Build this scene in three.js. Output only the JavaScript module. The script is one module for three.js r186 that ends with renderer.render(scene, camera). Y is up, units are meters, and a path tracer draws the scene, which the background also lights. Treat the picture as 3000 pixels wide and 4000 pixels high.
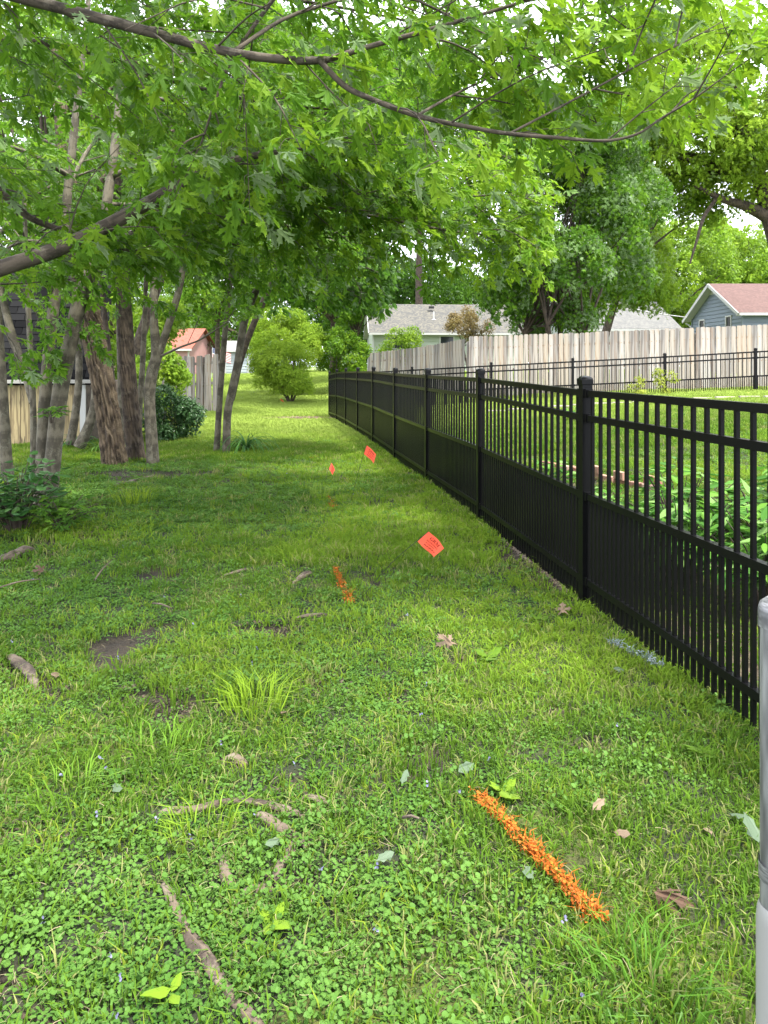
import * as THREE from 'three';
import { mergeGeometries } from 'three/addons/utils/BufferGeometryUtils.js';

// ---------------------------------------------------------------- camera, sky, sun, exposure
const scene = new THREE.Scene();
const camera = new THREE.PerspectiveCamera(70.66, 768 / 1024, 0.05, 600);
camera.position.set(0, 1.48, 0);
camera.lookAt(0, 1.48, -10);
camera.setViewOffset(768, 1024, 0, 146.3, 768, 1024);   // upright verticals: the lens is shifted, not tilted
camera.updateProjectionMatrix();

const renderer = new THREE.WebGLRenderer({ antialias: true });
renderer.toneMapping = THREE.LinearToneMapping;
renderer.toneMappingExposure = 4.5;
renderer.shadowMap.enabled = true;

{ // bright overcast sky with thin uneven cloud
  const w = 256, h = 128, data = new Float32Array(w * h * 4);
  const n3 = (x, y, z) => Math.sin(x * 3.1 + Math.sin(y * 2.3 + z)) * Math.cos(z * 2.7 + Math.sin(x * 1.9)) * 0.5 + Math.sin(x * 7 + y * 5 - z * 6 + Math.sin(z * 9)) * 0.2;
  for (let j = 0; j < h; j++) for (let i = 0; i < w; i++) {
    const th = (j + 0.5) / h * Math.PI - Math.PI / 2, ph = (i + 0.5) / w * Math.PI * 2;
    const x = Math.cos(th) * Math.cos(ph), y = Math.sin(th), z = Math.cos(th) * Math.sin(ph);
    const c = 0.5 + 0.5 * n3(x * 1.5, y * 2.5, z * 1.5), k = 0.92 + 0.22 * c, o = (j * w + i) * 4;
    data[o] = 0.93 * k; data[o + 1] = 0.97 * k; data[o + 2] = (1.1 - 0.06 * c) * k; data[o + 3] = 1;
  }
  const t = new THREE.DataTexture(data, w, h, THREE.RGBAFormat, THREE.FloatType);
  t.mapping = THREE.EquirectangularReflectionMapping; t.magFilter = THREE.LinearFilter; t.needsUpdate = true;
  scene.background = t; scene.environment = t;
}
const sun = new THREE.DirectionalLight(new THREE.Color(1, 0.95, 0.84), 2.6);
sun.position.set(11, 34, -3); sun.target.position.set(0, 0, -12);
sun.castShadow = true; sun.shadow.radius = 14;
Object.assign(sun.shadow.camera, { left: -40, right: 40, top: 40, bottom: -40, near: 1, far: 120 });
sun.shadow.mapSize.set(2048, 2048);
scene.add(sun, sun.target);

// ---------------------------------------------------------------- helpers
const rngOf = seed => { let a = seed >>> 0; return () => { a = (a + 0x6D2B79F5) | 0; let t = Math.imul(a ^ (a >>> 15), 1 | a); t = (t + Math.imul(t ^ (t >>> 7), 61 | t)) ^ t; return ((t ^ (t >>> 14)) >>> 0) / 4294967296; }; };
const hash = (x, y) => { let n = Math.imul(x | 0, 374761393) + Math.imul(y | 0, 668265263); n = Math.imul(n ^ (n >>> 13), 1274126177); return ((n ^ (n >>> 16)) >>> 0) / 4294967296; };
const sm = t => t * t * (3 - 2 * t);
const noise = (x, y) => { const i = Math.floor(x), j = Math.floor(y), u = sm(x - i), v = sm(y - j); return (hash(i, j) * (1 - u) + hash(i + 1, j) * u) * (1 - v) + (hash(i, j + 1) * (1 - u) + hash(i + 1, j + 1) * u) * v; };
const tnoise = (x, y, p) => { const i = Math.floor(x), j = Math.floor(y), u = sm(x - i), v = sm(y - j), m = a => ((a % p) + p) % p; return (hash(m(i), m(j)) * (1 - u) + hash(m(i + 1), m(j)) * u) * (1 - v) + (hash(m(i), m(j + 1)) * (1 - u) + hash(m(i + 1), m(j + 1)) * u) * v; };
const fbm = (x, y) => (noise(x, y) + 0.5 * noise(x * 2.03 + 7, y * 2.03) + 0.25 * noise(x * 4.1, y * 4.1 + 3)) / 1.75;
const clamp = (v, a = 0, b = 1) => Math.min(b, Math.max(a, v));
const sstep = (a, b, v) => sm(clamp((v - a) / (b - a)));
const lerp = (a, b, t) => a + (b - a) * t;
const V3 = (x, y, z) => new THREE.Vector3(x, y, z);
const C = (r, g, b) => new THREE.Color().setRGB(r, g, b);
const mixC = (a, b, t) => [lerp(a[0], b[0], t), lerp(a[1], b[1], t), lerp(a[2], b[2], t)];
const taken = {};
function numbered(name) { const k = taken[name] = (taken[name] ?? -1) + 1; return k ? `${name}_${String(k).padStart(3, '0')}` : name; }
function shade(o) { o.castShadow = true; o.receiveShadow = true; return o; }
function thing(name, label, category, group, pos = [0, 0, 0]) {
  const o = new THREE.Group(); o.name = numbered(name); o.position.set(...pos); o.userData = { label, category };
  if (group) o.userData.group = group; scene.add(o); return o;
}
function solo(name, geo, mat, label, category, group) {
  const o = shade(new THREE.Mesh(geo, mat)); o.name = numbered(name); o.userData = { label, category };
  if (group) o.userData.group = group; scene.add(o); return o;
}
function part(parent, name, geo, mat, pos, rotY) {
  const o = shade(new THREE.Mesh(geo, mat)); o.name = name; if (pos) o.position.set(...pos); if (rotY) o.rotation.y = rotY;
  parent.add(o); return o;
}
function bake(g, ...a) { const m = new THREE.Matrix4().compose(V3(a[0], a[1], a[2]), new THREE.Quaternion().setFromEuler(new THREE.Euler(a[3] || 0, a[4] || 0, a[5] || 0)), V3(1, 1, 1)); return g.applyMatrix4(m); }
function box(w, h, d, x = 0, y = 0, z = 0, ry = 0, rx = 0, rz = 0) { return bake(new THREE.BoxGeometry(w, h, d), x, y, z, rx, ry, rz); }
function bevelBox(w, h, d, b) { // extruded rounded bar, centred
  const s = new THREE.Shape(); const x = w / 2 - b, y = h / 2 - b;
  s.moveTo(-x, -y); s.lineTo(x, -y); s.lineTo(x, y); s.lineTo(-x, y);
  const g = new THREE.ExtrudeGeometry(s, { depth: d - 2 * b, bevelEnabled: true, bevelThickness: b, bevelSize: b, bevelSegments: 1, curveSegments: 1 });
  g.translate(0, 0, -d / 2 + b); return g;
}
const plain = g => { const o = g.index ? g.toNonIndexed() : g; for (const k of Object.keys(o.attributes)) if (!['position', 'normal', 'uv'].includes(k)) o.deleteAttribute(k); return o; };
const merge = gs => mergeGeometries(gs.map(plain), false);
// a tapering round bar through points [x, y, z, radius]
function tube(pts, sides = 7, seg = 4, bump = null) {
  const cv = new THREE.CatmullRomCurve3(pts.map(p => V3(p[0], p[1], p[2])), false, 'centripetal');
  const n = (pts.length - 1) * seg, pos = [], uv = [], idx = [], c = [];
  let len = 0, prev = null, nor = V3(0.31, 0.17, 0.93);
  for (let i = 0; i <= n; i++) {
    const t = i / n, p = cv.getPoint(t), tg = cv.getTangent(t), f = t * (pts.length - 1), k = Math.min(pts.length - 2, Math.floor(f));
    const r = lerp(pts[k][3], pts[k + 1][3], f - k);
    nor.addScaledVector(tg, -nor.dot(tg)).normalize(); const bi = V3().crossVectors(tg, nor);
    if (prev) len += prev.distanceTo(p); prev = p;
    for (let j = 0; j <= sides; j++) {
      const a = j / sides * Math.PI * 2, rr = bump ? r + bump((j % sides) / sides, len, r) : r;
      const d = V3().addScaledVector(nor, Math.cos(a)).addScaledVector(bi, Math.sin(a));
      pos.push(p.x + d.x * rr, p.y + d.y * rr, p.z + d.z * rr); c.push(d.x, d.y, d.z); uv.push(j / sides * Math.PI * 2 * Math.max(r, 0.02), len);
    }
  }
  for (let i = 0; i < n; i++) for (let j = 0; j < sides; j++) { const a = i * (sides + 1) + j, b = a + sides + 1; idx.push(a, a + 1, b, b, a + 1, b + 1); }
  const g = new THREE.BufferGeometry();
  g.setAttribute('position', new THREE.Float32BufferAttribute(pos, 3)); g.setAttribute('uv', new THREE.Float32BufferAttribute(uv, 2));
  g.setIndex(idx);
  if (bump) { g.computeVertexNormals(); const N = g.attributes.normal; for (let i = 0; i <= n; i++) { const a = i * (sides + 1), b = a + sides; const v = V3(N.getX(a) + N.getX(b), N.getY(a) + N.getY(b), N.getZ(a) + N.getZ(b)).normalize(); N.setXYZ(a, v.x, v.y, v.z); N.setXYZ(b, v.x, v.y, v.z); } }
  else g.setAttribute('normal', new THREE.Float32BufferAttribute(c, 3));
  return g;
}
const tubes = gs => mergeGeometries(gs, false);
function instanced(parent, name, geo, mat, mats, cols) {
  const o = new THREE.InstancedMesh(geo, mat, mats.length); o.name = name; shade(o);
  for (let i = 0; i < mats.length; i++) { o.setMatrixAt(i, mats[i]); if (cols) o.setColorAt(i, cols[i]); }
  o.userData.kind = 'stuff'; parent.add(o); return o;
}
function leafMatrix(p, dir, nor, s, sx = s) {
  const y = dir.clone().normalize(), z = nor.clone().addScaledVector(y, -nor.dot(y));
  if (z.lengthSq() < 1e-6) z.set(0.3, 0.5, 0.8).addScaledVector(y, -V3(0.3, 0.5, 0.8).dot(y)); z.normalize();
  const x = V3().crossVectors(y, z);
  return new THREE.Matrix4().makeBasis(x.multiplyScalar(sx), y.multiplyScalar(s), z.multiplyScalar(s)).setPosition(p);
}
const ball = r => { const a = r() * Math.PI * 2, z = r() * 2 - 1, q = Math.sqrt(1 - z * z); return V3(q * Math.cos(a), z, q * Math.sin(a)); };

// ---------------------------------------------------------------- textures and materials
function texture(w, h, fn, srgb = true) {
  const d = new Uint8Array(w * h * 4);
  for (let j = 0; j < h; j++) for (let i = 0; i < w; i++) { const c = fn(i, j), o = (j * w + i) * 4; for (let k = 0; k < 3; k++) d[o + k] = clamp(c[k], 0, 255); d[o + 3] = 255; }
  const t = new THREE.DataTexture(d, w, h); t.wrapS = t.wrapT = THREE.RepeatWrapping; t.magFilter = THREE.LinearFilter; t.minFilter = THREE.LinearFilter;
  if (srgb) t.colorSpace = THREE.SRGBColorSpace; t.needsUpdate = true; return t;
}
const std = o => new THREE.MeshStandardMaterial({ side: THREE.DoubleSide, ...o });
const leafy = (o = {}) => new THREE.MeshPhysicalMaterial({ side: THREE.DoubleSide, color: 0xffffff, roughness: 1, transmission: 0.48, thickness: 0, specularIntensity: 0.12, clearcoat: 0.16, clearcoatRoughness: 0.4, ...o });
function barkMap(base, dark, pale, fx, fy, seed) { // one tile is 0.4 m
  const S = 256;
  const f = (i, j) => { const x = i / S, y = j / S; return 0.55 * tnoise(x * fx + seed, y * fy, fx) + 0.3 * tnoise(x * fx * 3, y * fy * 2 + seed, fx * 3) + 0.15 * tnoise(x * 64, y * 64, 64); };
  const map = texture(S, S, (i, j) => { const n = f(i, j), l = sstep(0.6, 0.85, tnoise(i / S * 5 + 40, j / S * 5 + seed, 5) * 0.7 + 0.3 * tnoise(i / S * 40, j / S * 40 + seed, 40)); let c = mixC(dark, base, sstep(0.25, 0.65, n)); c = mixC(c, pale, 0.6 * l); return c; });
  const bump = texture(S, S, (i, j) => { const n = 255 * f(i, j); return [n, n, n]; }, false);
  for (const t of [map, bump]) t.repeat.set(2.5, 2.5);
  return std({ map, bumpMap: bump, bumpScale: 0.006, roughness: 0.95 });
}
const M = {
  fence: new THREE.MeshPhysicalMaterial({ color: C(0.004, 0.004, 0.0044), roughness: 0.3, specularIntensity: 0.28 }),
  steel: std({ color: C(0.02, 0.02, 0.02), roughness: 0.5, metalness: 0.4 }),
  maple: leafy({ clearcoat: 0.14, clearcoatRoughness: 0.3, transmission: 0.5 }), sprig: leafy({ clearcoat: 0.12 }),
  grass: leafy({ transmission: 0.35, clearcoat: 0.06, clearcoatRoughness: 0.5 }),
  ivy: leafy({ transmission: 0.3, clearcoat: 0.14, clearcoatRoughness: 0.45 }),
  waxy: leafy({ transmission: 0.25, clearcoat: 0.7, clearcoatRoughness: 0.3 }),
  bark: barkMap([98, 92, 78], [64, 59, 48], [118, 116, 102], 7, 5, 3),
  limb: barkMap([80, 71, 61], [52, 45, 38], [104, 98, 88], 8, 4, 17),
  barkDark: barkMap([78, 67, 56], [48, 40, 33], [92, 84, 74], 8, 4, 11),
  barkRough: barkMap([92, 79, 63], [54, 44, 34], [108, 96, 78], 10, 3, 23),
  twig: std({ color: C(0.06, 0.045, 0.033), roughness: 0.9 }),
  root: barkMap([92, 80, 68], [52, 43, 36], [118, 108, 96], 10, 3, 31),
};

// ---------------------------------------------------------------- ground
const fenceX = z => 1.978 + 0.165 * z;            // the black fence runs along this line
function terrain(x, z) {
  const d = -z, u = x - fenceX(z);
  const right = 0.9 * (1 - Math.exp(-Math.max(u - 0.6, 0) / 5)) * sstep(3, 17, d);
  const far = 0.85 * sstep(27, 50, d) * (1 - sstep(0, 6, u) * 0.6);
  const mound = 0.06 * sstep(4, 7, d) * (1 - sstep(13, 18, d)) - 0.09 * sstep(16, 23, d) * (1 - sstep(25, 32, d)) * (1 - sstep(0, 3, u)) * sstep(-6, -3, x);
  return right + far + mound + 0.035 * (noise(x * 0.9 + 5, z * 0.9) - 0.5) + 0.016 * (noise(x * 4, z * 4) - 0.5);
}
const bare = [ // bare earth: x, z, half width, half depth, how bare
  [...[-0.671,-4.036], 0.16, 0.13, 1.3], [...[-0.505,-4.16], 0.12, 0.05, 0.9], [...[-0.915,-3.12], 0.17, 0.13, 1.2], [...[-1.086,-3.229], 0.13, 0.08, 1.1], [...[-1.602,-3.356], 0.15, 0.1, 1.2], [...[-1.82,-3.552], 0.1, 0.1, 1.1],
  [...[-0.922,-1.776], 0.08, 0.05, 1.3], [...[1.013,-5.631], 0.2, 0.5, 1.15], [...[1.131,-4.965], 0.14, 0.36, 1.1], [...[0.405,-3.596], 0.12, 0.06, 1.1], [...[0.746,-3.099], 0.08, 0.05, 0.9], [...[0.82,-2.809], 0.06, 0.05, 0.9],
  [...[-2.281,-20.989], 1.5, 0.9, 1.15], [...[-2.955,-17.102], 0.7, 0.3, 0.8], [...[-1.251,-13.993], 0.5, 0.25, 0.7], [...[-3.017,-9.424], 0.9, 0.3, 1.0], [...[-2.868,-6.996], 0.35, 0.4, 0.8], [...[-1.84,-8.712], 0.7, 0.14, 0.75],
  [...[-1.139,-2.309], 0.12, 0.05, 1], [...[-1.458,-3.252], 0.1, 0.06, 0.9], [...[-0.321,-3.346], 0.18, 0.05, 0.8], [...[-0.312,-2.565], 0.06, 0.05, 0.8], [...[-0.942,-2.537], 0.06, 0.06, 0.7], [...[-0.774,-1.643], 0.1, 0.04, 1],
  [...[0.084,-3.252], 0.1, 0.05, 0.7], [...[-0.257,-2.118], 0.07, 0.04, 0.7], [...[-2.579,-5.92], 0.3, 0.2, 0.9], [...[-2.717,-5.369], 0.3, 0.2, 0.8],
];
const bed = (x, z) => { const u = x - fenceX(z); return sstep(0.05, 0.3, u) * (1 - sstep(1.5, 2.2, u + 0.5 * noise(z, 3))) * sstep(2, 3, -z) * (1 - sstep(10.5, 12, -z)); };
function soil(x, z) {
  let s = 0;
  for (const [bx, bz, rx, rz, k] of bare) { const dx = (x - bx) / rx, dz = (z - bz) / rz, q = dx * dx + dz * dz; if (q < 4) s = Math.max(s, k * (1 - sstep(0.35, 1.5, q + 1.1 * (noise(x * 11, z * 11) - 0.5) + 1.4 * (noise(x * 34, z * 34) - 0.5)))); }
  s = Math.max(s, 1.1 * sstep(0.66, 0.8, fbm(x * 2.2 + 9, z * 2.2 + 4)) * (1 - sstep(8, 12, -z)) * sstep(1, -1, x - 0.5));
  return Math.max(s, bed(x, z) * 0.9);
}
const ivyness = (x, z) => { const d = -z; const left = sstep(0.9, -1.6, x + 0.12 * (d - 3)); return clamp(0.22 + 0.6 * left * (1 - sstep(9, 13, d)) + 1.5 * (fbm(x * 1.1 + 3, z * 1.1) - 0.5)); };
{
  const line = (a) => [...new Set(a.map(v => Math.round(v * 1000) / 1000))].sort((p, q) => p - q);
  const xs = [], zs = [];
  for (let x = -4; x <= 4; x += 0.055) xs.push(x);
  for (let x = 4, s = 0.07; x < 170; x += s, s *= 1.06) xs.push(x, -x);
  for (let z = -8; z <= 0.5; z += 0.055) zs.push(z);
  for (let z = -8, s = 0.07; z > -260; z -= s, s *= 1.035) zs.push(z);
  for (let z = 0.6, s = 0.3; z < 60; z += s, s *= 1.4) zs.push(z);
  const X = line(xs), Z = line(zs), pos = [], col = [], uv = [], idx = [];
  for (const z of Z) for (const x of X) {
    const s = clamp(soil(x, z)), dry = sstep(14, 19, -z) * (x < fenceX(z) ? 1 : 0.5);
    pos.push(x, terrain(x, z) - 0.03 * s * (1 - dry), z); uv.push(x, z);
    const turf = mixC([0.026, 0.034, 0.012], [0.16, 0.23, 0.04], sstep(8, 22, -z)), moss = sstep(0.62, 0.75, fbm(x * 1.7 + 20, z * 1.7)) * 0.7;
    const soilC = mixC(mixC([0.032, 0.024, 0.017], [0.085, 0.062, 0.043], noise(x * 22, z * 22)), [0.2, 0.15, 0.1], Math.max(dry, bed(x, z) * 0.55) * (0.6 + 0.4 * noise(x * 5, z * 5)));
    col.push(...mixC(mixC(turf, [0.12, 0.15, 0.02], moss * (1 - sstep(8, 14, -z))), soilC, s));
  }
  const nx = X.length;
  for (let j = 0; j < Z.length - 1; j++) for (let i = 0; i < nx - 1; i++) { const a = j * nx + i, b = a + nx; idx.push(a, b, a + 1, a + 1, b, b + 1); }
  const g = new THREE.BufferGeometry();
  g.setAttribute('position', new THREE.Float32BufferAttribute(pos, 3)); g.setAttribute('color', new THREE.Float32BufferAttribute(col, 3)); g.setAttribute('uv', new THREE.Float32BufferAttribute(uv, 2));
  g.setIndex(idx); g.computeVertexNormals();
  const f = (i, j) => 0.5 * tnoise(i / 8, j / 8, 64) + 0.3 * tnoise(i / 3, j / 3, 171) + 0.2 * hash(i, j);
  const map = texture(512, 512, (i, j) => { const v = 150 + 105 * f(i, j); return [v, v, v * 0.97]; });
  const bump = texture(512, 512, (i, j) => { const v = 255 * f(i, j); return [v, v, v]; }, false);
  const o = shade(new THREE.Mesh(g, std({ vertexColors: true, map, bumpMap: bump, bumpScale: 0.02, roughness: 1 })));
  o.name = 'ground'; o.userData.kind = 'structure'; scene.add(o);
}

// ---------------------------------------------------------------- lawn: grass blades, creeping ivy leaves
function bladeClump(n, rad, h0, h1, w, seed, lean = 0.6) {
  const r = rngOf(seed), pos = [], idx = [];
  for (let i = 0; i < n; i++) {
    const a = r() * 6.283, q = Math.sqrt(r()) * rad, bx = Math.cos(a) * q, bz = Math.sin(a) * q, h = lerp(h0, h1, r()), da = a + (r() - 0.5) * 2.4, k = lean * (0.3 + r()) * h, s = r() * 6.283;
    const cx = Math.cos(s) * w / 2, cz = Math.sin(s) * w / 2, dx = Math.cos(da), dz = Math.sin(da), o = pos.length / 3;
    pos.push(bx - cx, -0.02, bz - cz, bx + cx, -0.02, bz + cz, bx - cx + dx * k * 0.3, h * 0.62, bz - cz + dz * k * 0.3, bx + cx + dx * k * 0.3, h * 0.62, bz + cz + dz * k * 0.3, bx + dx * k, h * (1 - 0.25 * lean * r()), bz + dz * k);
    idx.push(o, o + 1, o + 2, o + 2, o + 1, o + 3, o + 2, o + 3, o + 4);
  }
  const g = new THREE.BufferGeometry(); g.setAttribute('position', new THREE.Float32BufferAttribute(pos, 3)); g.setAttribute('uv', new THREE.Float32BufferAttribute(pos.flatMap((v, i) => i % 3 == 2 ? [] : [v]), 2)); g.setIndex(idx); g.computeVertexNormals(); return g;
}
function roundClump(n, rad, size, hmax, seed) {
  const r = rngOf(seed), pos = [], idx = [];
  for (let i = 0; i < n; i++) {
    const a = r() * 6.283, q = Math.sqrt(r()) * rad, y = hmax * (0.25 + 0.75 * r()) * (1 - 0.5 * (q / rad) ** 2), s = size * (0.65 + 0.7 * r());
    const N = V3((r() - 0.5) * 1.1, 1, (r() - 0.5) * 1.1).normalize(), T = V3(Math.cos(a), 0, Math.sin(a)); T.addScaledVector(N, -T.dot(N)).normalize(); const B = V3().crossVectors(N, T), o = pos.length / 3, c = V3(Math.cos(a) * q, y, Math.sin(a) * q);
    pos.push(c.x - N.x * s * 0.22, c.y - N.y * s * 0.22, c.z - N.z * s * 0.22);
    for (let k = 0; k < 8; k++) { const t = (k + 0.35 * (k == 0 ? -1 : k == 7 ? 1 : 0)) / 7 * 5.5 + 0.39 + Math.PI * 0, e = s * (k % 2 ? 1 : 0.9); const v = c.clone().addScaledVector(T, -Math.cos(t) * e).addScaledVector(B, Math.sin(t) * e); pos.push(v.x, v.y, v.z); }
    for (let k = 0; k < 7; k++) idx.push(o, o + 1 + k, o + 2 + k);
  }
  const g = new THREE.BufferGeometry(); g.setAttribute('position', new THREE.Float32BufferAttribute(pos, 3)); g.setAttribute('uv', new THREE.Float32BufferAttribute(pos.flatMap((v, i) => i % 3 == 2 ? [] : [v]), 2)); g.setIndex(idx); g.computeVertexNormals(); return g;
}
const blocked = []; // boxes where no lawn grows: x0, x1, z0, z1
{
  const r = rngOf(77), Y = V3(0, 1, 0);
  const near = [0, 1, 2].map(k => bladeClump(14, 0.04, 0.016, 0.052, 0.0042, 50 + k, 1.1)), farG = [0, 1].map(k => bladeClump(13, 0.07, 0.04, 0.085, 0.009, 60 + k, 0.8)), ivyG = [0, 1, 2].map(k => roundClump(30, 0.05, 0.0047, 0.04, 70 + k));
  const gl = [[], [], []], gc = [[], [], []], fl = [[], []], fc = [[], []], il = [[], [], []], ic = [[], [], []];
  const m4 = () => new THREE.Matrix4();
  for (let d = 1.15; d < 75; d *= 1.06) {
    const d1 = d * 1.06, half = 0.66 * d + 1.2, area = (d1 - d) * 2 * half;
    const dens = d < 3.2 ? 1150 : d < 9 ? 1150 * Math.pow(3.2 / d, 1.1) : d < 16 ? 300 : d < 30 ? 120 : 30;
    const N = Math.round(area * dens);
    for (let k = 0; k < N; k++) {
      const z = -lerp(d, d1, r()), x = (r() * 2 - 1) * half, s = soil(x, z), fern = r();
      if (fern < s * 0.86) continue;
      if (blocked.some(b => x > b[0] && x < b[1] && z > b[2] && z < b[3])) continue;
      const y = terrain(x, z), iv = ivyness(x, z), tone = fbm(x * 0.8 + 30, z * 0.8), patch = noise(x * 6, z * 6);
      const q = new THREE.Quaternion().setFromAxisAngle(Y, r() * 6.283).multiply(new THREE.Quaternion().setFromEuler(new THREE.Euler((r() - 0.5) * 0.35, 0, (r() - 0.5) * 0.35)));
      if (d < 14 && r() < iv * 0.7) {
        const c = mixC([0.04, 0.11, 0.014], [0.1, 0.2, 0.035], clamp(patch * 0.45 + 0.9 * (noise(x * 1.9 + 11, z * 1.9) - 0.25) + r() * 0.4)), S = 0.8 + 0.5 * r() + (d > 6 ? 0.4 : 0) + (r() < 0.06 ? 0.5 : 0), v = k % 3;
        il[v].push(m4().compose(V3(x, y - 0.012, z), q, V3(S, S * (0.45 + 1.0 * patch), S))); ic[v].push(C(...c));
      } else {
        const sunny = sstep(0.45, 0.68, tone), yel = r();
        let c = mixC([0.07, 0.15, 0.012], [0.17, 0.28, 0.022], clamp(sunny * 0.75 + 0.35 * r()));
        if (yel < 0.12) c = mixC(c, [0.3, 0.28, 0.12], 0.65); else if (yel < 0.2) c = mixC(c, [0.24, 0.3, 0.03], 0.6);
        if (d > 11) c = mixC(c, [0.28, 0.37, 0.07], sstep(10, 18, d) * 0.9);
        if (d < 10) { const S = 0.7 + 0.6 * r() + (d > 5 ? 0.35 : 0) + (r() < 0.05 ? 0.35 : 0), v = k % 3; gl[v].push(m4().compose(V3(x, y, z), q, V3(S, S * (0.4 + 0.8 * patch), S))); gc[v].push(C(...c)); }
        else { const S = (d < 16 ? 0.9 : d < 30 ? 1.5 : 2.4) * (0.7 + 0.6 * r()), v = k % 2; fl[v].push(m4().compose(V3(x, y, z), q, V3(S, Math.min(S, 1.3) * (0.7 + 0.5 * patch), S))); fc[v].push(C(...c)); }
      }
    }
  }
  const lawn = new THREE.Group(); lawn.name = 'lawn_grass'; lawn.userData = { kind: 'stuff', label: 'mown green grass covering the whole yard', category: 'grass' }; scene.add(lawn);
  gl.forEach((l, i) => instanced(lawn, 'grass_blades', near[i], M.grass, l, gc[i])); fl.forEach((l, i) => instanced(lawn, 'far_grass_blades', farG[i], M.grass, l, fc[i]));
  // dry litter, clods and dead blades on the bare earth and down in the sward
  const lit = [[], []], litC = [[], []], chip = [(() => { const g = new THREE.PlaneGeometry(0.034, 0.0022, 3, 1); g.rotateX(-1.3); const P = g.attributes.position; for (let i = 0; i < P.count; i++) { const u = P.getX(i) / 0.017; P.setZ(i, P.getZ(i) + 0.004 * u * u); P.setY(i, P.getY(i) - 0.003 * u * u); } g.computeVertexNormals(); return g; })(), new THREE.IcosahedronGeometry(0.008, 0)];
  for (const [bx, bz, rx, rz, k] of bare) { if (bz < -14) continue; const n = Math.round(Math.min(1000, 22000 * rx * rz)); for (let i = 0; i < n; i++) { const a = r() * 6.283, q = Math.sqrt(r()) * 1.3, x = bx + Math.cos(a) * q * rx, z = bz + Math.sin(a) * q * rz, v = r() < 0.35 ? 0 : 1, S = 0.35 + 1.3 * r() * r(); lit[v].push(m4().compose(V3(x, terrain(x, z) - 0.03 * clamp(soil(x, z)) + 0.005, z), new THREE.Quaternion().setFromEuler(new THREE.Euler((r() - 0.5) * 0.7, r() * 6.283, (r() - 0.5) * 0.7)), V3(S, S * 0.8, S))); const t = r(); litC[v].push(C(...(v ? mixC([0.022, 0.016, 0.011], [0.12, 0.09, 0.062], t * t) : mixC([0.06, 0.045, 0.03], [0.22, 0.17, 0.11], t)))); } }
  for (let i = 0; i < 3200; i++) { const z = -1.3 - 8 * r() * r(), x = (r() * 2 - 1) * (0.62 * -z + 0.5), S = 0.5 + 0.9 * r(); lit[0].push(m4().compose(V3(x, terrain(x, z) + 0.008 + 0.022 * r(), z), new THREE.Quaternion().setFromEuler(new THREE.Euler((r() - 0.5), r() * 6.283, (r() - 0.5))), V3(S, S * 0.6, S * 0.6))); litC[0].push(C(...mixC([0.1, 0.08, 0.045], [0.24, 0.21, 0.12], r()))); }
  const litter = new THREE.Group(); litter.name = 'plant_litter'; litter.userData = { kind: 'stuff', label: 'dry bits, clods and dead blades strewn over the bare earth and grass', category: 'litter' }; scene.add(litter);
  lit.forEach((l, i) => instanced(litter, i ? 'soil_clods' : 'dry_bits', chip[i], std({ roughness: 1 }), l, litC[i]));
  const ivy = new THREE.Group(); ivy.name = 'ground_ivy'; ivy.userData = { kind: 'stuff', label: 'low creeping plant with small round leaves spreading through the lawn', category: 'ground cover' }; scene.add(ivy);
  const pet = [], petC = []; for (let i = 0; i < 75; i++) { const z = -1.5 - 9 * r() * r(), x = (r() * 2 - 1) * (0.55 * -z); if (ivyness(x, z) < 0.35) continue; for (let k = 0; k < 3; k++) { pet.push(m4().compose(V3(x + 0.012 * (r() - 0.5), terrain(x, z) + 0.05 + 0.02 * r(), z + 0.012 * (r() - 0.5)), new THREE.Quaternion().setFromEuler(new THREE.Euler(r() * 2, r() * 6, r() * 2)), V3(1, 1, 1))); petC.push(C(0.2, 0.19, 0.33)); } }
  instanced(ivy, 'small_flowers', roundClump(1, 0.001, 0.0042, 0.001, 5), M.ivy, pet, petC);
  il.forEach((l, i) => instanced(ivy, 'ivy_leaves', ivyG[i], M.ivy, l, ic[i]));
}

// ---------------------------------------------------------------- black metal fences
function picketGeo(len, top) { const g = bevelBox(0.018, 0.018, len, 0.002); g.rotateX(Math.PI / 2); g.translate(0, top - len / 2, 0); return g; }
function postParts(fence, x, z, y, h, ang, w = 0.06) {
  const sh = bevelBox(w, w, h + 0.25, 0.004); sh.rotateX(Math.PI / 2); sh.translate(0, (h - 0.25) / 2, 0);
  const post = part(fence, 'post', sh, M.fence, [x, y, z], ang);
  const a = bevelBox(w + 0.01, w + 0.01, 0.032, 0.003); a.rotateX(Math.PI / 2); a.translate(0, h + 0.004, 0);
  const prof = [[w * 0.8, 0], [w * 0.8, 0.006], [w * 0.62, 0.016], [w * 0.5, 0.02], [0, 0.026]].map(p => new THREE.Vector2(...p)); const dome = new THREE.LatheGeometry(prof, 4); dome.rotateY(Math.PI / 4); dome.translate(0, h + 0.019, 0);
  part(post, 'post_cap', merge([a, dome]), M.fence);
  return post;
}
const railGeo = (len, h = 0.038, d = 0.034) => { // three sided channel, rounded
  const g = bevelBox(d, h, len, 0.004); g.rotateY(Math.PI / 2); return g;
};
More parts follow.
